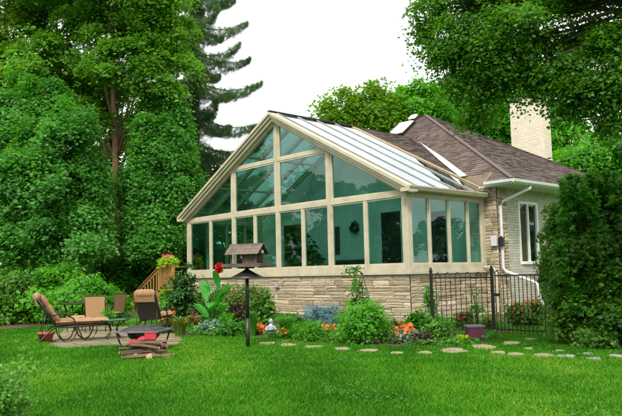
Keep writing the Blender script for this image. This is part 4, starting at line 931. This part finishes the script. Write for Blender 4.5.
# ================================================================== PLANTS
def _star(n=5, w=.34):
    V = []; F = []
    for i in range(n):
        a = 2*PI*i/n; c, s_ = math.cos(a), math.sin(a)
        for x, y, z in ((0, 0, 0), (-w, .6, .12), (0, 1, .05), (w, .6, .12)): V.append([x*c+y*s_, -x*s_+y*c, z])
        F.append([4*i, 4*i+1, 4*i+2, 4*i+3])
    return np.array(V), F
T_STAR = _star()
def base(px, py): b = G(px, py); b[2] = 0; return b, float((b-CC)@Fv)/f
def stems(t, b, w, h, n=7, mt='l_dark'):
    mb = MB()
    for k in range(n):
        a = random.uniform(0, 2*PI); r_ = random.uniform(.2, .9)*w; mb.tube([(b[0]+.1*r_*math.cos(a), b[1]+.1*r_*math.sin(a), -.03), (b[0]+r_*.5*math.cos(a), b[1]+r_*.5*math.sin(a), h*.5), (b[0]+r_*math.cos(a), b[1]+r_*math.sin(a), h*.85)], [.010, .007, .003], 5)
    mb.build('stem', K['barkd'], t)
def bush(name, label, px, py, w, h, leaf, size, n=1500, cat='shrub', rc=.16, group=None, lumps=3, flower=None, fl_n=60, fl_s=.05, tmpl=T_SPRAY, droop=.3, per=22, flat=.6, shape=None):
    b, m = base(px, py); rw, hh = w*m/2, h*m; t = thing(name, label, cat, b, group); stems(t, b, rw, hh)
    bl = [(b[0], b[1], hh*.5, rw, rw*.8, hh*.5)]
    if shape == 'up': bl = [(b[0], b[1], hh*.3, rw, rw*.8, hh*.32), (b[0], b[1], hh*.65, rw*.7, rw*.6, hh*.35)]
    for k in range(lumps):
        a = random.uniform(0, 2*PI); bl.append((b[0]+rw*.55*math.cos(a), b[1]+rw*.55*math.sin(a), hh*random.uniform(.4, .72), rw*.45, rw*.45, hh*.28))
    P, Nn, V = crown_pts(bl, n, rc, flat, per); leaves('foliage', P, Nn, size, K[leaf], t, tmpl, droop, var=V)
    if flower: flowers(t, b, rw*.85, hh, flower, fl_n, fl_s)
    return t
def flowers(t, b, rw, hh, col_, n, s_, clusters=None):
    n = int(n*.8); k = clusters or max(5, n//5); a = rng.uniform(0, 2*PI, k); r_ = rng.uniform(0, 1, k)**.5*rw
    cc = np.stack([b[0]+r_*np.cos(a), b[1]+r_*np.sin(a), hh*rng.uniform(.45, 1.05, k)], 1)
    P = cc[rng.integers(0, k, n)]+rng.normal(size=(n, 3))*s_*1.2; Nn = rng.normal(size=(n, 3))*.6+np.array([.3, -.5, .8]); leaves('blossom', P, Nn, s_*.62, K[col_], t, T_STAR)
def blades(name, label, px, py, w, h, leaf, n=160, width=.02, cat='plant', flower=None, fl_n=20, fl_s=.06, spread=1., group=None):
    b, m = base(px, py); rw, hh = w*m/2, h*m; t = thing(name, label, cat, b, group); V = []; F = []; vv = []
    for k in range(n):
        a = random.uniform(0, 2*PI); r0 = random.uniform(0, .35)*rw; L_ = hh*random.uniform(.7, 1.1); out = rw*random.uniform(.2, 1.)*spread; ca, sa = math.cos(a), math.sin(a); v0 = random.random()
        pts = [(b[0]+ca*(r0+out*u**1.6), b[1]+sa*(r0+out*u**1.6), L_*(u*1.25-.45*u*u*u)) for u in (0, .35, .7, 1)]
        for i, p in enumerate(pts):
            ww = width*(1, .95, .7, .05)[i]; V += [(p[0]-sa*ww, p[1]+ca*ww, p[2]), (p[0]+sa*ww, p[1]-ca*ww, p[2])]; vv += [v0, v0]
        o = len(V)-8
        for i in range(3): F.append((o+2*i, o+2*i+1, o+2*i+3, o+2*i+2))
    npmesh('foliage', V, F, K[leaf], t, vv)
    if flower: flowers(t, b, rw*.8, hh*1.05, flower, fl_n, fl_s)
    return t
FB = 'flower bed planting'
bush('hydrangea_shrub', 'tall dark blue-green broad-leaved shrub beside the deck, left of the canna', 187, 326, 34, 58, 'l_dark', .12, 2600, rc=.22, tmpl=T_KITE, shape='up', droop=.6)
bush('leafy_shrub', 'mid-green bushy plant below the deck railing, right of the chaise seen from behind', 168, 322, 20, 34, 'l_bright', .08, 1500)
bush('olive_shrub', 'tall olive-green fine-leaved shrub against the stone wall behind the canna', 243, 321, 42, 40, 'l_olive', .05, 4200, lumps=4)
bush('evergreen_shrub', 'dark green upright shrub just right of the feeder pole against the stone', 262, 329, 26, 40, 'l_shrub', .06, 2400, shape='up')
bush('bronze_shrub', 'small reddish-brown twiggy bush left of the feeder pole', 236, 328, 20, 24, 'l_purple', .05, 1100)
bush('bronze_shrub', 'low brown-green bush left of the canna leaves', 202, 327, 16, 22, 'l_purple', .05, 700)
blades('daylily_clump', 'clump of thin upright lilies with orange buds at the left end of the flower bed', 180, 337, 26, 24, 'l_olive', 260, .012, flower='p_orange', fl_n=30, fl_s=.04)
bush('geranium', 'red-orange geraniums beside the fire pit at the left end of the bed', 168, 330, 14, 14, 'l_shrub', .05, 400, cat='flowers', flower='p_orange', fl_n=110, fl_s=.05)
bush('begonia', 'red and white flowers under the tall blue-green shrub', 193, 329, 18, 13, 'l_shrub', .05, 400, cat='flowers', flower='p_red', fl_n=80, fl_s=.045)
bush('dusty_miller', 'silvery green low plants in front of the canna', 213, 334, 28, 14, 'l_silver', .05, 1300, cat='plant')
bush('lavender_mound', 'low feathery green mound between canna and feeder pole', 233, 337, 32, 16, 'l_hedge', .045, 1700, cat='plant')
blades('fern_clump', 'feathery dark fern right at the feeder pole foot', 252, 337, 18, 30, 'l_hedge', 200, .016)
bush('geranium', 'orange geraniums just right of the feeder pole', 258, 335, 13, 9, 'l_shrub', .045, 260, cat='flowers', flower='p_orange', fl_n=110, fl_s=.05)
blades('grass_clump', 'bright green fine grassy mound right of the grey statue', 287, 338, 24, 25, 'l_hedge', 620, .006)
bush('geranium', 'orange flowers low in front of the fine grassy mound', 287, 339, 11, 8, 'l_shrub', .045, 220, cat='flowers', flower='p_orange', fl_n=80, fl_s=.045)
bush('spirea_shrub', 'low lime-green bush in front of the blue spruce', 313, 341, 26, 20, 'l_bright', .04, 2600)
bush('dwarf_blue_spruce', 'dwarf spruce with powdery blue needles against the stone wall', 324, 333, 38, 31, 'l_blue', .07, 3600, tmpl=T_NEEDLE, rc=.13)
bush('geranium', 'orange flowers between the lime-green bush and the big leafy shrub', 328, 337, 11, 10, 'l_shrub', .045, 260, cat='flowers', flower='p_orange', fl_n=110, fl_s=.05)
bush('viburnum_shrub', 'big bright green broad-leaved bush in front of the trellis', 361, 344, 46, 44, 'l_bright', .08, 4200, rc=.18, tmpl=T_KITE, lumps=5, droop=.5)
bush('low_evergreen', 'dark low evergreen right of the big bright green bush', 390, 337, 24, 17, 'l_dark', .05, 1400)
bush('low_evergreen', 'dark low evergreen between the dwarf blue spruce and the stone wall left of it', 299, 334, 18, 17, 'l_dark', .05, 1000)
bush('geranium', 'bright red-orange geraniums with pale leaves in the middle of the bed', 404, 344, 22, 17, 'l_silver', .055, 600, cat='flowers', flower='p_orange', fl_n=170, fl_s=.05)
bush('rose_bush', 'bright green small bush left of the fence post', 419, 336, 22, 23, 'l_hedge', .06, 1600)
bush('heuchera_clump', 'dark purplish broad-leaved clump right of the red-orange geraniums', 424, 345, 22, 14, 'l_purple', .07, 500, tmpl=T_KITE)
bush('hosta_clump', 'grey-green mottled leafy clump below the iron fence', 444, 341, 28, 20, 'l_shrub', .09, 900, tmpl=T_KITE)
blades('chives_clump', 'dark green grassy clump behind the iron fence pickets', 466, 330, 26, 22, 'l_dark', 420, .008)
blades('hosta', 'small lime-yellow strappy clump at the edge of the lawn', 463, 345, 17, 12, 'l_lime', 70, .022)
bush('begonia', 'red flowers behind the boxy grey planter', 465, 331, 20, 15, 'l_shrub', .05, 300, cat='flowers', flower='p_red', fl_n=60, fl_s=.04)
bush('begonia', 'red flowers between the grey planter and the gate post', 489, 333, 12, 15, 'l_shrub', .05, 300, cat='flowers', flower='p_red', fl_n=50, fl_s=.04)
bush('impatiens_bed', 'wide patch of red flowers behind the gate, under the downspout', 527, 326, 40, 24, 'l_shrub', .06, 2400, cat='flowers', flower='p_red', fl_n=240, fl_s=.045)
bush('climbing_vine', 'leafy vine hanging on the left fence post', 430, 329, 12, 50, 'l_hedge', .07, 700, cat='vine', shape='up', tmpl=T_KITE, droop=1.2)
bush('climbing_vine', 'thin vine with sparse leaves climbing the fence near the downpipe', 478, 328, 22, 46, 'l_hedge', .06, 260, cat='vine', shape='up', tmpl=T_KITE, droop=1.2)
bush('dark_shrub', 'tall dark shrub against the pale brick below the house window', 514, 312, 20, 56, 'l_dark', .07, 2000, rc=.25, shape='up')
bush('leafy_shrub', 'dark green shrub beside the house window, partly behind the big shrub', 550, 311, 34, 72, 'l_shrub', .08, 5200, rc=.28, shape='up')
bush('leafy_fern', 'soft mid-green leafy plant at the foot of the canna, left side', 203, 322, 24, 30, 'l_hedge', .06, 1800)
bush('leafy_fern', 'soft dark green plant directly behind the canna leaves', 222, 317, 26, 34, 'l_shrub', .06, 2200)
blades('daylily_clump', 'leaning strappy green clump between canna and olive shrub', 226, 331, 22, 22, 'l_bright', 180, .014)
bush('leafy_shrub', 'small round light green plant left of the dwarf blue spruce', 298, 339, 16, 14, 'l_bright', .045, 900)
blades('daylily_clump', 'short strappy green clump right of the big bright green bush', 384, 344, 18, 14, 'l_hedge', 160, .012, flower='p_orange', fl_n=16, fl_s=.04)
bush('begonia', 'small scatter of red blooms under the twiggy bush by the feeder pole', 241, 335, 14, 9, 'l_shrub', .045, 260, cat='flowers', flower='p_red', fl_n=30, fl_s=.035)
# low ground cover and weeds filling the bed
n_ = 60000; gx_ = rng.uniform(-12, 5, n_); gy_ = rng.uniform(-7.5, 1, n_); ok_ = inpoly(gx_, gy_, bedpoly); gx_, gy_ = gx_[ok_], gy_[ok_]
dn = np.sin(gx_*3.1+1.2*np.sin(gy_*2.3))+np.sin(gy_*3.7+gx_*1.1)+rng.normal(size=len(gx_))*.5; ok_ = dn > -.2; gx_, gy_ = gx_[ok_], gy_[ok_]
P = np.stack([gx_, gy_, rng.uniform(.01, .13, len(gx_))], 1); o = leaves('ground_cover', P, rng.normal(size=P.shape)*.5+[0, 0, 1], .055, K['l_hedge'], None, T_SPRAY); tag(o, 'low leafy ground cover and weeds between the flower bed plants', 'ground cover', kind='stuff')
# canna
b, m_ = base(213, 330); t = thing('canna_lily', 'canna lily with huge pale green leaves and one red bloom', 'plant', b)
mb = MB()
for (dx_, top, tw) in ((6, 268, 0), (-6, 290, 1), (2, 282, 2), (12, 292, 3)):
    p = at(213+dx_, top, m_*f); mb.tube([b+np.array([0, 0, -.03]), (b*.5+p*.5)+np.array([0, 0, .0]), p], [.022, .016, .010], 6)
mb.build('stem', K['l_canna'], t, smooth=True)
V = []; F = []; vv = []
def big_leaf(p, ang, el, L_, wd_, curl):
    d = np.array([math.cos(ang), math.sin(ang), 0]); s_ = np.array([-math.sin(ang), math.cos(ang), 0]); o = len(V); v0 = random.random(); cur = np.array(p, float); e = el
    for i in range(9):
        u = i/8; ww = wd_*math.sin(PI*min(1, u*.92+.06))**.7*(1 if i < 8 else .05)
        for k in (-1, -.5, 0, .5, 1): V.append(cur+s_*ww*k+np.array([0, 0, .18*abs(k)*ww+.01*math.sin(u*20+k)])); vv.append(v0)
        cur = cur+(d*math.cos(e)+np.array([0, 0, math.sin(e)]))*L_/8; e -= curl/8
    for i in range(8):
        for k in range(4): q = o+i*5+k; F.append((q, q+1, q+6, q+5))
for (px, py, an, el, L_, wd_, cu) in ((208, 322, 200, 75, .75, .13, 1.2), (212, 312, 320, 60, .85, .17, 2.0), (206, 300, 150, 70, .75, .14, 1.0), (217, 305, 20, 70, .8, .15, 1.1), (214, 325, 260, 60, .7, .15, 1.6), (219, 298, 60, 70, .75, .13, .9), (210, 292, 230, 80, .6, .12, .8), (223, 312, 330, 60, .65, .13, 1.6), (203, 315, 190, 60, .6, .12, 1.4), (218, 288, 300, 80, .55, .10, .8)):
    big_leaf(at(px, py, m_*f), math.radians(an), math.radians(el), L_, wd_, cu)
npmesh('leaf', V, F, K['l_canna'], t, vv, smooth=True)
c_ = at(219, 268, m_*f); P = c_+np.clip(rng.normal(size=(60, 3)), -1.3, 1.3)*np.array([.05, .05, .07]); leaves('bloom', P, rng.normal(size=(60, 3))+[0, -.5, .5], .07, K['p_red'], t, T_STAR)
# trellis obelisk with vine
b = gd(362, 18.2); t = thing('obelisk_trellis', 'dark pyramid trellis leaning behind the big bright green bush', 'trellis', b); z_ = 1.42; q = .34
mb = MB()
for a in range(4): mb.tube([(b[0]+q*math.cos(PI/4+a*PI/2), b[1]+q*math.sin(PI/4+a*PI/2), 0), (b[0]+.02*math.cos(PI/4+a*PI/2), b[1]+.02*math.sin(PI/4+a*PI/2), z_)], .012, 6)
mb.build('leg', K['oldwood'], t)
for u in (.25, .5, .72):
    mb = MB(); C4 = [(b[0]+q*(1-u)*math.cos(PI/4+a*PI/2), b[1]+q*(1-u)*math.sin(PI/4+a*PI/2), z_*u) for a in range(4)]
    for a in range(4): mb.tube([C4[a], C4[(a+1) % 4]], .009, 5)
    mb.build('crossbar', K['oldwood'], t)
b = gd(354, 18.0); t = thing('clematis_vine', 'tall leafy vine climbing the trellis up past the window sill', 'vine', b); mb = MB(); top = at(353, 268, 18.0)
mb.tube([b, b*.5+top*.5+np.array([.08, 0, 0]), top], [.012, .008, .004], 5); mb.build('stem', K['barkd'], t)
P, Nn, V_ = crown_pts([(*at(353, 270, 18.), .32, .2, .12), (*at(356, 288, 18.), .2, .2, .25), (*at(358, 304, 18.), .36, .25, .3)], 900, .12, .6, 20); leaves('foliage', P, Nn, .08, K['l_hedge'], t, var=V_)
# garden statue
b, m_ = base(271, 338); t = thing('garden_statue', 'small grey and black weathered garden statue right of the feeder pole', 'statue', b)
mb = MB(); mb.lathe(b, [(.11, -.02), (.11, .05), (.09, .06)], 14); mb.build('plinth', K['greystat'], t)
mb = MB(); mb.lathe(b, [(.07, .06), (.085, .14), (.075, .24), (.05, .30), (.03, .33)], 14); sk = mb.build('body', K['greystat'], t, smooth=True)
mb = MB(); mb.lathe(b, [(.02, .32), (.045, .35), (.052, .385), (.04, .42), (.012, .44)], 14); mb.build('head', K['greystat'], t, smooth=True)
for s_ in (-1, 1): mb = MB(); mb.tube([b+vd*s_*.06+np.array([0, 0, .27]), b+vd*s_*.12+np.array([0, 0, .20])-fd*.02, b+vd*s_*.07-fd*.09+np.array([0, 0, .18])], [.025, .022, .018], 8); mb.build('arm', K['greystat'], t, smooth=True)
mb = MB(); mb.lathe(b-fd*.10+np.array([0, 0, .16]), [(.02, 0), (.07, .03), (.08, .05), (.06, .045)], 14); mb.build('basin', K['greystat'], t, smooth=True)
# grey planter box
b, m_ = base(475, 341); t = thing('box_planter', 'slate-grey square planter at the foot of the iron fence', 'planter', b); q = .17
mb = MB(); mb.hexa([b+vd*x*s_+fd*y*s_+np.array([0, 0, z]) for z, s_ in ((0, .8), (.28, 1.)) for x, y in ((-q, -q), (q, -q), (q, q), (-q, q))]); mb.build('box_body', mat('dark_red_planter', (.14, .03, .06), (.10, .03, .05), 6, .5), t, bevel=.01)
mb = MB(); mb.hexa([b+vd*x*s_+fd*y*s_+np.array([0, 0, z]) for z, s_ in ((.281, 1.08), (.32, 1.1)) for x, y in ((-q, -q), (q, -q), (q, q), (-q, q))]); mb.build('rim', K['planter'], t, bevel=.008)
# near sparse bush, bottom left
b = gd(2, 6.6); t = thing('young_bush', 'sparse young bush with small pale leaves in the bottom left corner', 'bush', b)
mb = MB(); PT = []
for k in range(60):
    tx, ty = random.uniform(-44, 42)*random.random()**.3, random.uniform(362, 414)
    if k == 0: tx, ty = 26, 346
    if k in (1, 2): tx, ty = 10+k*14, 364
    e = at(tx, ty, random.uniform(6.0, 7.2)); mid = (b+e)/2+np.array([0, 0, .08]); mb.tube([b+rng.normal(size=3)*[.05, .05, 0], mid, e], [.008, .005, .002], 5)
    for u in np.linspace(.35, 1, 22):
        p = (1-u)**2*b+2*u*(1-u)*mid+u*u*e; PT += [p+rng.normal(size=3)*.035 for _ in range(5)]
mb.build('stem', K['bark'], t); PT = np.array(PT); leaves('foliage', PT, rng.normal(size=PT.shape)*.6+[0, 0, 1], .042, K['l_silver'] if False else leafmat('pale_small_leaf', (.05, .18, .02), (.15, .38, .05), .4), t, T_KITE)

# ================================================================== HEDGE AND SHRUBS
HG = 'hedge shrubs behind the patio'
def hedge(label, px, d, blobs, leaf, size, n, rc=.4, cat='shrub', name='hedge_shrub', group=HG, tmpl=T_SPRAY, droop=.4, flat=.5):
    return tree(name, label, cat, gd(px, d), [B(*q) for q in blobs], n, leaf, size, 'barkd', .06, rc=rc, group=group, limbs=6, per=36, droop=droop, part='foliage', inner=.6, tmpl=tmpl, flat=flat)
hedge('dark dense hedge shrub at the left edge behind the lawn', -5, 23, [(-20, 298, 23.5, 34, 38), (18, 294, 23.4, 26, 36), (5, 316, 22.6, 30, 16)], 'l_shrub', .09, 20000)
hedge('bright green rounded hedge shrub right behind the side-on chaise', 70, 24, [(55, 288, 24, 26, 28), (88, 288, 24, 26, 27), (70, 302, 23.6, 36, 20), (46, 306, 23.4, 16, 18), (34, 285, 24, 16, 26)], 'l_bright', .09, 26000)
hedge('light green arching shrub behind the deck stairs', 132, 32.5, [(125, 268, 32.5, 26, 26), (152, 250, 33, 24, 20), (110, 284, 32, 18, 24), (138, 286, 33, 26, 20)], 'l_bright', .10, 24000)
hedge('green shrub behind the deck landing beside the sunroom corner', 178, 34, [(178, 252, 34, 16, 26), (172, 275, 34, 20, 24)], 'l_hedge', .11, 12000)
hedge('dark low shrub between the rounded hedge and the arching shrub', 100, 25.5, [(100, 306, 25.5, 20, 16)], 'l_shrub', .09, 6000)
hedge('big dark green leafy shrub filling the right edge in front of the house', 608, 13, [(600, 262, 13.4, 32, 58), (578, 308, 12.7, 18, 30), (570, 255, 13.5, 16, 30), (572, 218, 13.7, 16, 20), (564, 285, 13.2, 10, 20), (604, 212, 13.4, 26, 24), (645, 260, 12.8, 44, 70), (614, 312, 12.4, 30, 26), (655, 200, 13.5, 30, 30), (590, 190, 13.8, 12, 12), (606, 184, 13.8, 14, 10), (556, 226, 14., 7, 14), (551, 262, 14., 6, 16), (560, 322, 13, 9, 14), (586, 250, 12.6, 18, 20), (614, 275, 12.4, 18, 22), (584, 325, 12.5, 20, 14), (618, 190, 13.4, 18, 12)], 'l_shrub', .075, 105000, rc=.20, name='tall_shrub', group=None, droop=.7, tmpl=T_FEATHER)

sh = [o for o in bpy.data.objects if o.name.startswith('tall_shrub')][0]; mb = MB(); PT = []
for k in range(110):
    px, py = random.choice([(random.uniform(552, 576), random.uniform(190, 320)), (random.uniform(560, 640), random.uniform(168, 196)), (random.uniform(570, 622), random.uniform(200, 330))])
    e = at(px, py, random.uniform(12.2, 13.4)); p0 = gd(604, 13.2); mid = p0*.45+e*.55; mid[2] = e[2]*.78; mb.tube([p0, mid, e], [.010, .007, .002], 5)
    for u in np.linspace(.72, 1, 16):
        p = (1-u)**2*p0+2*u*(1-u)*mid+u*u*e; PT += [p+rng.normal(size=3)*.035 for _ in range(4)]
mb.build('shoot', K['barkd'], sh); PT = np.array(PT); leaves('new_growth', PT, rng.normal(size=PT.shape)*.5+[0, 0, 1], .08, K['l_hedge'], sh, T_SPRAY, .6)

# ================================================================== TREES
tree('broadleaf_tree', 'tall leafy tree with a brown trunk showing through behind the patio', 'tree', gd(118, 33),
     [B(112, 25, 33, 52, 36), B(55, 62, 33.5, 48, 36), B(150, 35, 33, 34, 38), B(105, 96, 35.5, 40, 34), B(160, 92, 32.5, 24, 26), B(75, -30, 33, 70, 34), B(140, -35, 33, 40, 30), B(130, 62, 32, 34, 22), B(75, 112, 32.5, 28, 22), B(174, 12, 33, 22, 26), B(172, 58, 33, 20, 22), B(150, 125, 32.5, 22, 18)],
     125000, 'l_big', .105, 'bark', .24, rc=.50, lean=at(112, -60, 33), limbs=16, inner=.35, per=46, flat=.35)
tree('cedar_tree', 'broad drooping cedar with dense fresh green sprays at the left edge', 'tree', gd(40, 29),
     [B(35, 180, 29, 48, 50), B(82, 195, 29, 26, 46), B(15, 225, 28.5, 42, 40), B(62, 138, 29, 34, 30), B(-25, 160, 29, 40, 80), B(70, 232, 28.6, 36, 28), B(20, 130, 30, 34, 34), B(50, 105, 30, 16, 24), B(34, 92, 29.5, 9, 26), B(62, 92, 30, 8, 24), B(84, 148, 29, 9, 26), B(98, 168, 29, 8, 24), B(12, 96, 30, 9, 24)],
     165000, 'l_cedar', .125, 'barkd', .2, rc=.42, droop=1.3, limbs=12, flat=.6, tmpl=T_FEATHER, per=34)
tree('maple_tree', 'yellow-green leafy tree in the top left corner', 'tree', gd(-20, 36),
     [B(15, 20, 35, 46, 36), B(-25, 60, 35, 40, 40), B(35, -25, 35, 50, 36), B(10, 75, 36, 30, 30)], 40000, 'l_yel', .11, 'barkd', .2, rc=.5, limbs=10)
tree('cypress_tree', 'bright green bushy conifer between the brown trunk and the sunroom gable', 'tree', gd(158, 31),
     [B(152, 205, 31, 24, 40), B(172, 180, 31.5, 20, 44), B(162, 142, 31.5, 22, 30), B(152, 238, 30.5, 24, 22), B(176, 216, 31.5, 14, 28), B(182, 150, 32, 12, 36), B(140, 175, 31, 14, 26), B(160, 112, 32, 7, 26), B(178, 122, 32, 7, 28), B(147, 128, 31, 7, 26), B(190, 178, 32, 7, 26), B(170, 100, 32, 5, 20)],
     110000, 'l_cedar', .12, 'barkd', .14, rc=.36, droop=1.1, limbs=8, flat=.6, tmpl=T_FEATHER, per=34)
tree('dark_tree', 'dark tree standing in the gap behind the cedar and the brown trunk', 'tree', gd(95, 40),
     [B(95, 200, 40, 45, 56), B(110, 150, 41, 30, 50), B(10, 232, 40, 50, 46)], 20000, 'l_dark', .17, 'barkd', .25, rc=.8, limbs=6)
tree('dark_tree', 'dark tree low behind the bright conifer, left of the sunroom roof', 'tree', gd(200, 44),
     [B(200, 185, 44, 24, 40), B(175, 235, 44, 30, 40), B(222, 195, 46, 18, 24)], 18000, 'l_dark', .18, 'barkd', .2, rc=.8, limbs=6)
# spruce
def spruce(px, d, H_, label):
    b = gd(px, d); t = thing('spruce_tree', label, 'tree', b); mb = MB(); mb.tube([b-np.array([0, 0, .1]), b+np.array([.05, 0, H_*.5]), b+np.array([0, 0, H_])], [.34, .20, .03], 10); mb.build('trunk', K['barkd'], t, smooth=True)
    P = []; N_ = []; V_ = []; AX = []; z = 1.8; k = 0
    while z < H_-.4:
        R_ = 5.2*(1-z/H_)**.45+.2; nb = 6
        for j in range(nb):
            a = 2*PI*j/nb+k*.63+random.uniform(-.25, .25); L_ = R_*random.uniform(.74, 1.02); d_ = np.array([math.cos(a), math.sin(a), 0]); sg = np.array([-d_[1], d_[0], 0]); p0 = b+np.array([0, 0, z+random.uniform(-.2, .2)])
            cv = [p0+d_*L_*u+np.array([0, 0, -.16*L_*math.sin(PI*u*.8)+.06*L_*u*u*u]) for u in np.linspace(0, 1, 9)]
            mb = MB(); mb.tube(cv, [.05*(1-.9*i/8) for i in range(9)], 5); mb.build('bough', K['barkd'], t, smooth=True); v0 = random.random()*.5
            for i in range(int(L_*190)):
                u = random.uniform(.03, 1)**.8; q = min(7, int(u*8)); w_ = u*8-q; c = cv[q]*(1-w_)+cv[q+1]*w_
                s_ = random.uniform(-1, 1)*.24*L_*(1-u)**.9*(.45+u) ; hang = random.random()**1.6*(.80 if L_ > 1.5 else .4)*(1-.8*u)
                P.append(c+sg*s_+np.array([0, 0, -hang-abs(s_)*.25])); N_.append(d_*random.uniform(-1, 1)+sg*random.uniform(-1, 1)+np.array([0, 0, .25])); AX.append(np.array([d_[0]*.5, d_[1]*.5, -1.1]) if hang > .12 else d_+sg*np.sign(s_)*.7); V_.append(v0+random.random()*.5)
        z += random.uniform(1.55, 1.9); k += 1
    for i in range(9000):
        z_ = random.uniform(1, H_-1); a = random.uniform(0, 2*PI); r_ = random.uniform(.15, 1.3)*(1-.7*z_/H_); P.append(b+np.array([r_*math.cos(a), r_*math.sin(a), z_])); N_.append(np.array([math.cos(a), math.sin(a), .3])); AX.append(np.array([math.cos(a)*.4, math.sin(a)*.4, -1.])); V_.append(random.random()*.7)
    leaves('needles', np.array(P), np.array(N_), .20, K['l_spruce'], t, T_NEEDLE, 0, var=np.array(V_), axis=np.array(AX)); return t
spruce(196, 37, 21., 'tall dark spruce with drooping tiered boughs against the white sky')
# behind the house
BK = 'trees behind the house'
tree('broadleaf_tree', 'yellow-green tree rising behind the ridge of the sunroom roof', 'tree', gd(350, 46), [B(330, 116, 46, 8, 16), B(345, 108, 46, 8, 18), B(360, 104, 46, 9, 16), B(376, 98, 46, 9, 16), B(388, 100, 46, 8, 14), B(340, 124, 46, 14, 10), B(368, 118, 46, 18, 14), B(392, 116, 46, 14, 14), B(322, 126, 46, 6, 10)], 15000, 'l_yel', .15, 'barkd', .25, rc=.8, group=BK)
tree('broadleaf_tree', 'green tree rising left of the roof peak', 'tree', gd(412, 47), [B(402, 96, 47, 9, 14), B(416, 92, 47, 9, 14), B(430, 98, 47, 10, 14), B(410, 108, 47, 20, 14), B(428, 116, 47, 18, 20), B(398, 122, 47, 18, 16)], 18000, 'l_bright', .15, 'barkd', .25, rc=.8, group=BK)
tree('broadleaf_tree', 'green tree behind the roof peak under the overhanging maple branch', 'tree', gd(455, 50), [B(450, 105, 50, 26, 28), B(480, 120, 50, 30, 30), B(468, 85, 50, 24, 22)], 30000, 'l_hedge', .16, 'barkd', .25, rc=.9, group=BK)
tree('broadleaf_tree', 'bright green tree behind the chimney', 'tree', gd(530, 48), [B(520, 125, 48, 34, 34), B(560, 140, 47, 26, 32)], 28000, 'l_bright', .15, 'barkd', .25, rc=.9, group=BK)
tree('broadleaf_tree', 'bright green tree filling the gap right of the chimney', 'tree', gd(600, 40), [B(590, 158, 40, 30, 26), B(620, 150, 40, 28, 26), B(640, 170, 40, 40, 40), B(575, 175, 40, 26, 24)], 40000, 'l_bright', .12, 'barkd', .25, rc=.7, group=BK)
# overhanging maple
tree('maple_tree', 'dark leafy maple whose branches hang into the top right of the view', 'tree', gd(770, 10.5),
     [B(432, 16, 12, 18, 18), B(462, 38, 11.6, 26, 24), B(464, 76, 11.4, 12, 18), B(477, 112, 11.2, 7, 22), B(520, 28, 11, 36, 26), B(510, 74, 11, 22, 16), B(548, 82, 10.8, 22, 14), B(590, 86, 10.6, 24, 24), B(590, 36, 11.6, 34, 20), B(625, 55, 10.4, 30, 46), B(500, -14, 12, 60, 26), B(426, -6, 12.4, 12, 12), B(442, 50, 11.8, 16, 14), B(680, 40, 10.5, 50, 60), B(600, -30, 11, 80, 30), B(495, 56, 11, 22, 22), B(565, 62, 11, 22, 16), B(608, 116, 10.6, 12, 14), B(486, 90, 11.2, 12, 16), B(566, 104, 10.8, 12, 12)],
     120000, 'l_maple', .048, 'barkd', .26, rc=.24, tmpl=T_MAPLE, lean=at(740, -90, 10.8), umin=.72, limbs=20, per=34, droop=.9, flat=.5, inner=.2)
# trees across the garden, seen only in the panes
GL = ['leafy tree far across the garden mirrored in the sunroom glass', 'dark tree across the garden mirrored in the left panes', 'dark tree across the garden, mirrored in the right panes', 'tall leafy tree at the far end of the garden, mirrored in the glass', 'tall dark tree at the far end of the garden, mirrored in the glass', 'bushy tree left of the garden, mirrored in the leftmost pane', 'spreading tree at the far left of the garden, mirrored in the glass', 'dark spreading tree beyond the garden, mirrored in the glass']
for k, (x, y, h_, lf) in enumerate(((-16, -30, 7.5, 'l_big'), (-26, -24, 9, 'l_dark'), (-6, -36, 8, 'l_dark'), (-34, -36, 11, 'l_big'), (-20, -44, 11, 'l_dark'), (-33, -14, 8.5, 'l_dark'), (-40, -22, 11, 'l_big'), (-12, -40, 11, 'l_dark'))):
    tree('garden_tree', GL[k], 'tree', (x, y, 0),
         [(x, y, h_*.62, 4.4, 4.4, h_*.40), (x+2, y-1, h_*.40, 4, 4, h_*.36), (x-2, y+1, h_*.8, 2.6, 2.6, h_*.25)], 6000, lf, .45, 'barkd', .25, rc=1.2, limbs=6)
# far woods all round the back
bl = []
for k in range(84):
    a = math.radians(48+k*4.3); R_ = 74+random.uniform(-6, 8); bl.append((CC[0]+R_*math.cos(a)*1., CC[1]+R_*math.sin(a), random.uniform(2, 5), 5, 5, random.uniform(5, 8)))
P, Nn, V_ = crown_pts(bl, 100000, 1.3, .6, 50, .6); o = leaves('far_woods', P, Nn, .75, K['l_dark'], None, T_SPRAY, .3, var=V_)
tag(o, 'far-off dark green woods closing the view behind the garden', 'woods', kind='stuff')
# cable
c0 = at(-60, 250, 25); c1 = at(117, 247.5, 32.6); mb = MB(); mb.tube([c0*(1-u)+c1*u-np.array([0, 0, .12*math.sin(PI*u)]) for u in np.linspace(0, 1, 14)], .012, 5)
o = mb.build('cable', K['white'], None, org=c1); tag(o, 'thin pale cable strung across in front of the trees at left', 'cable')
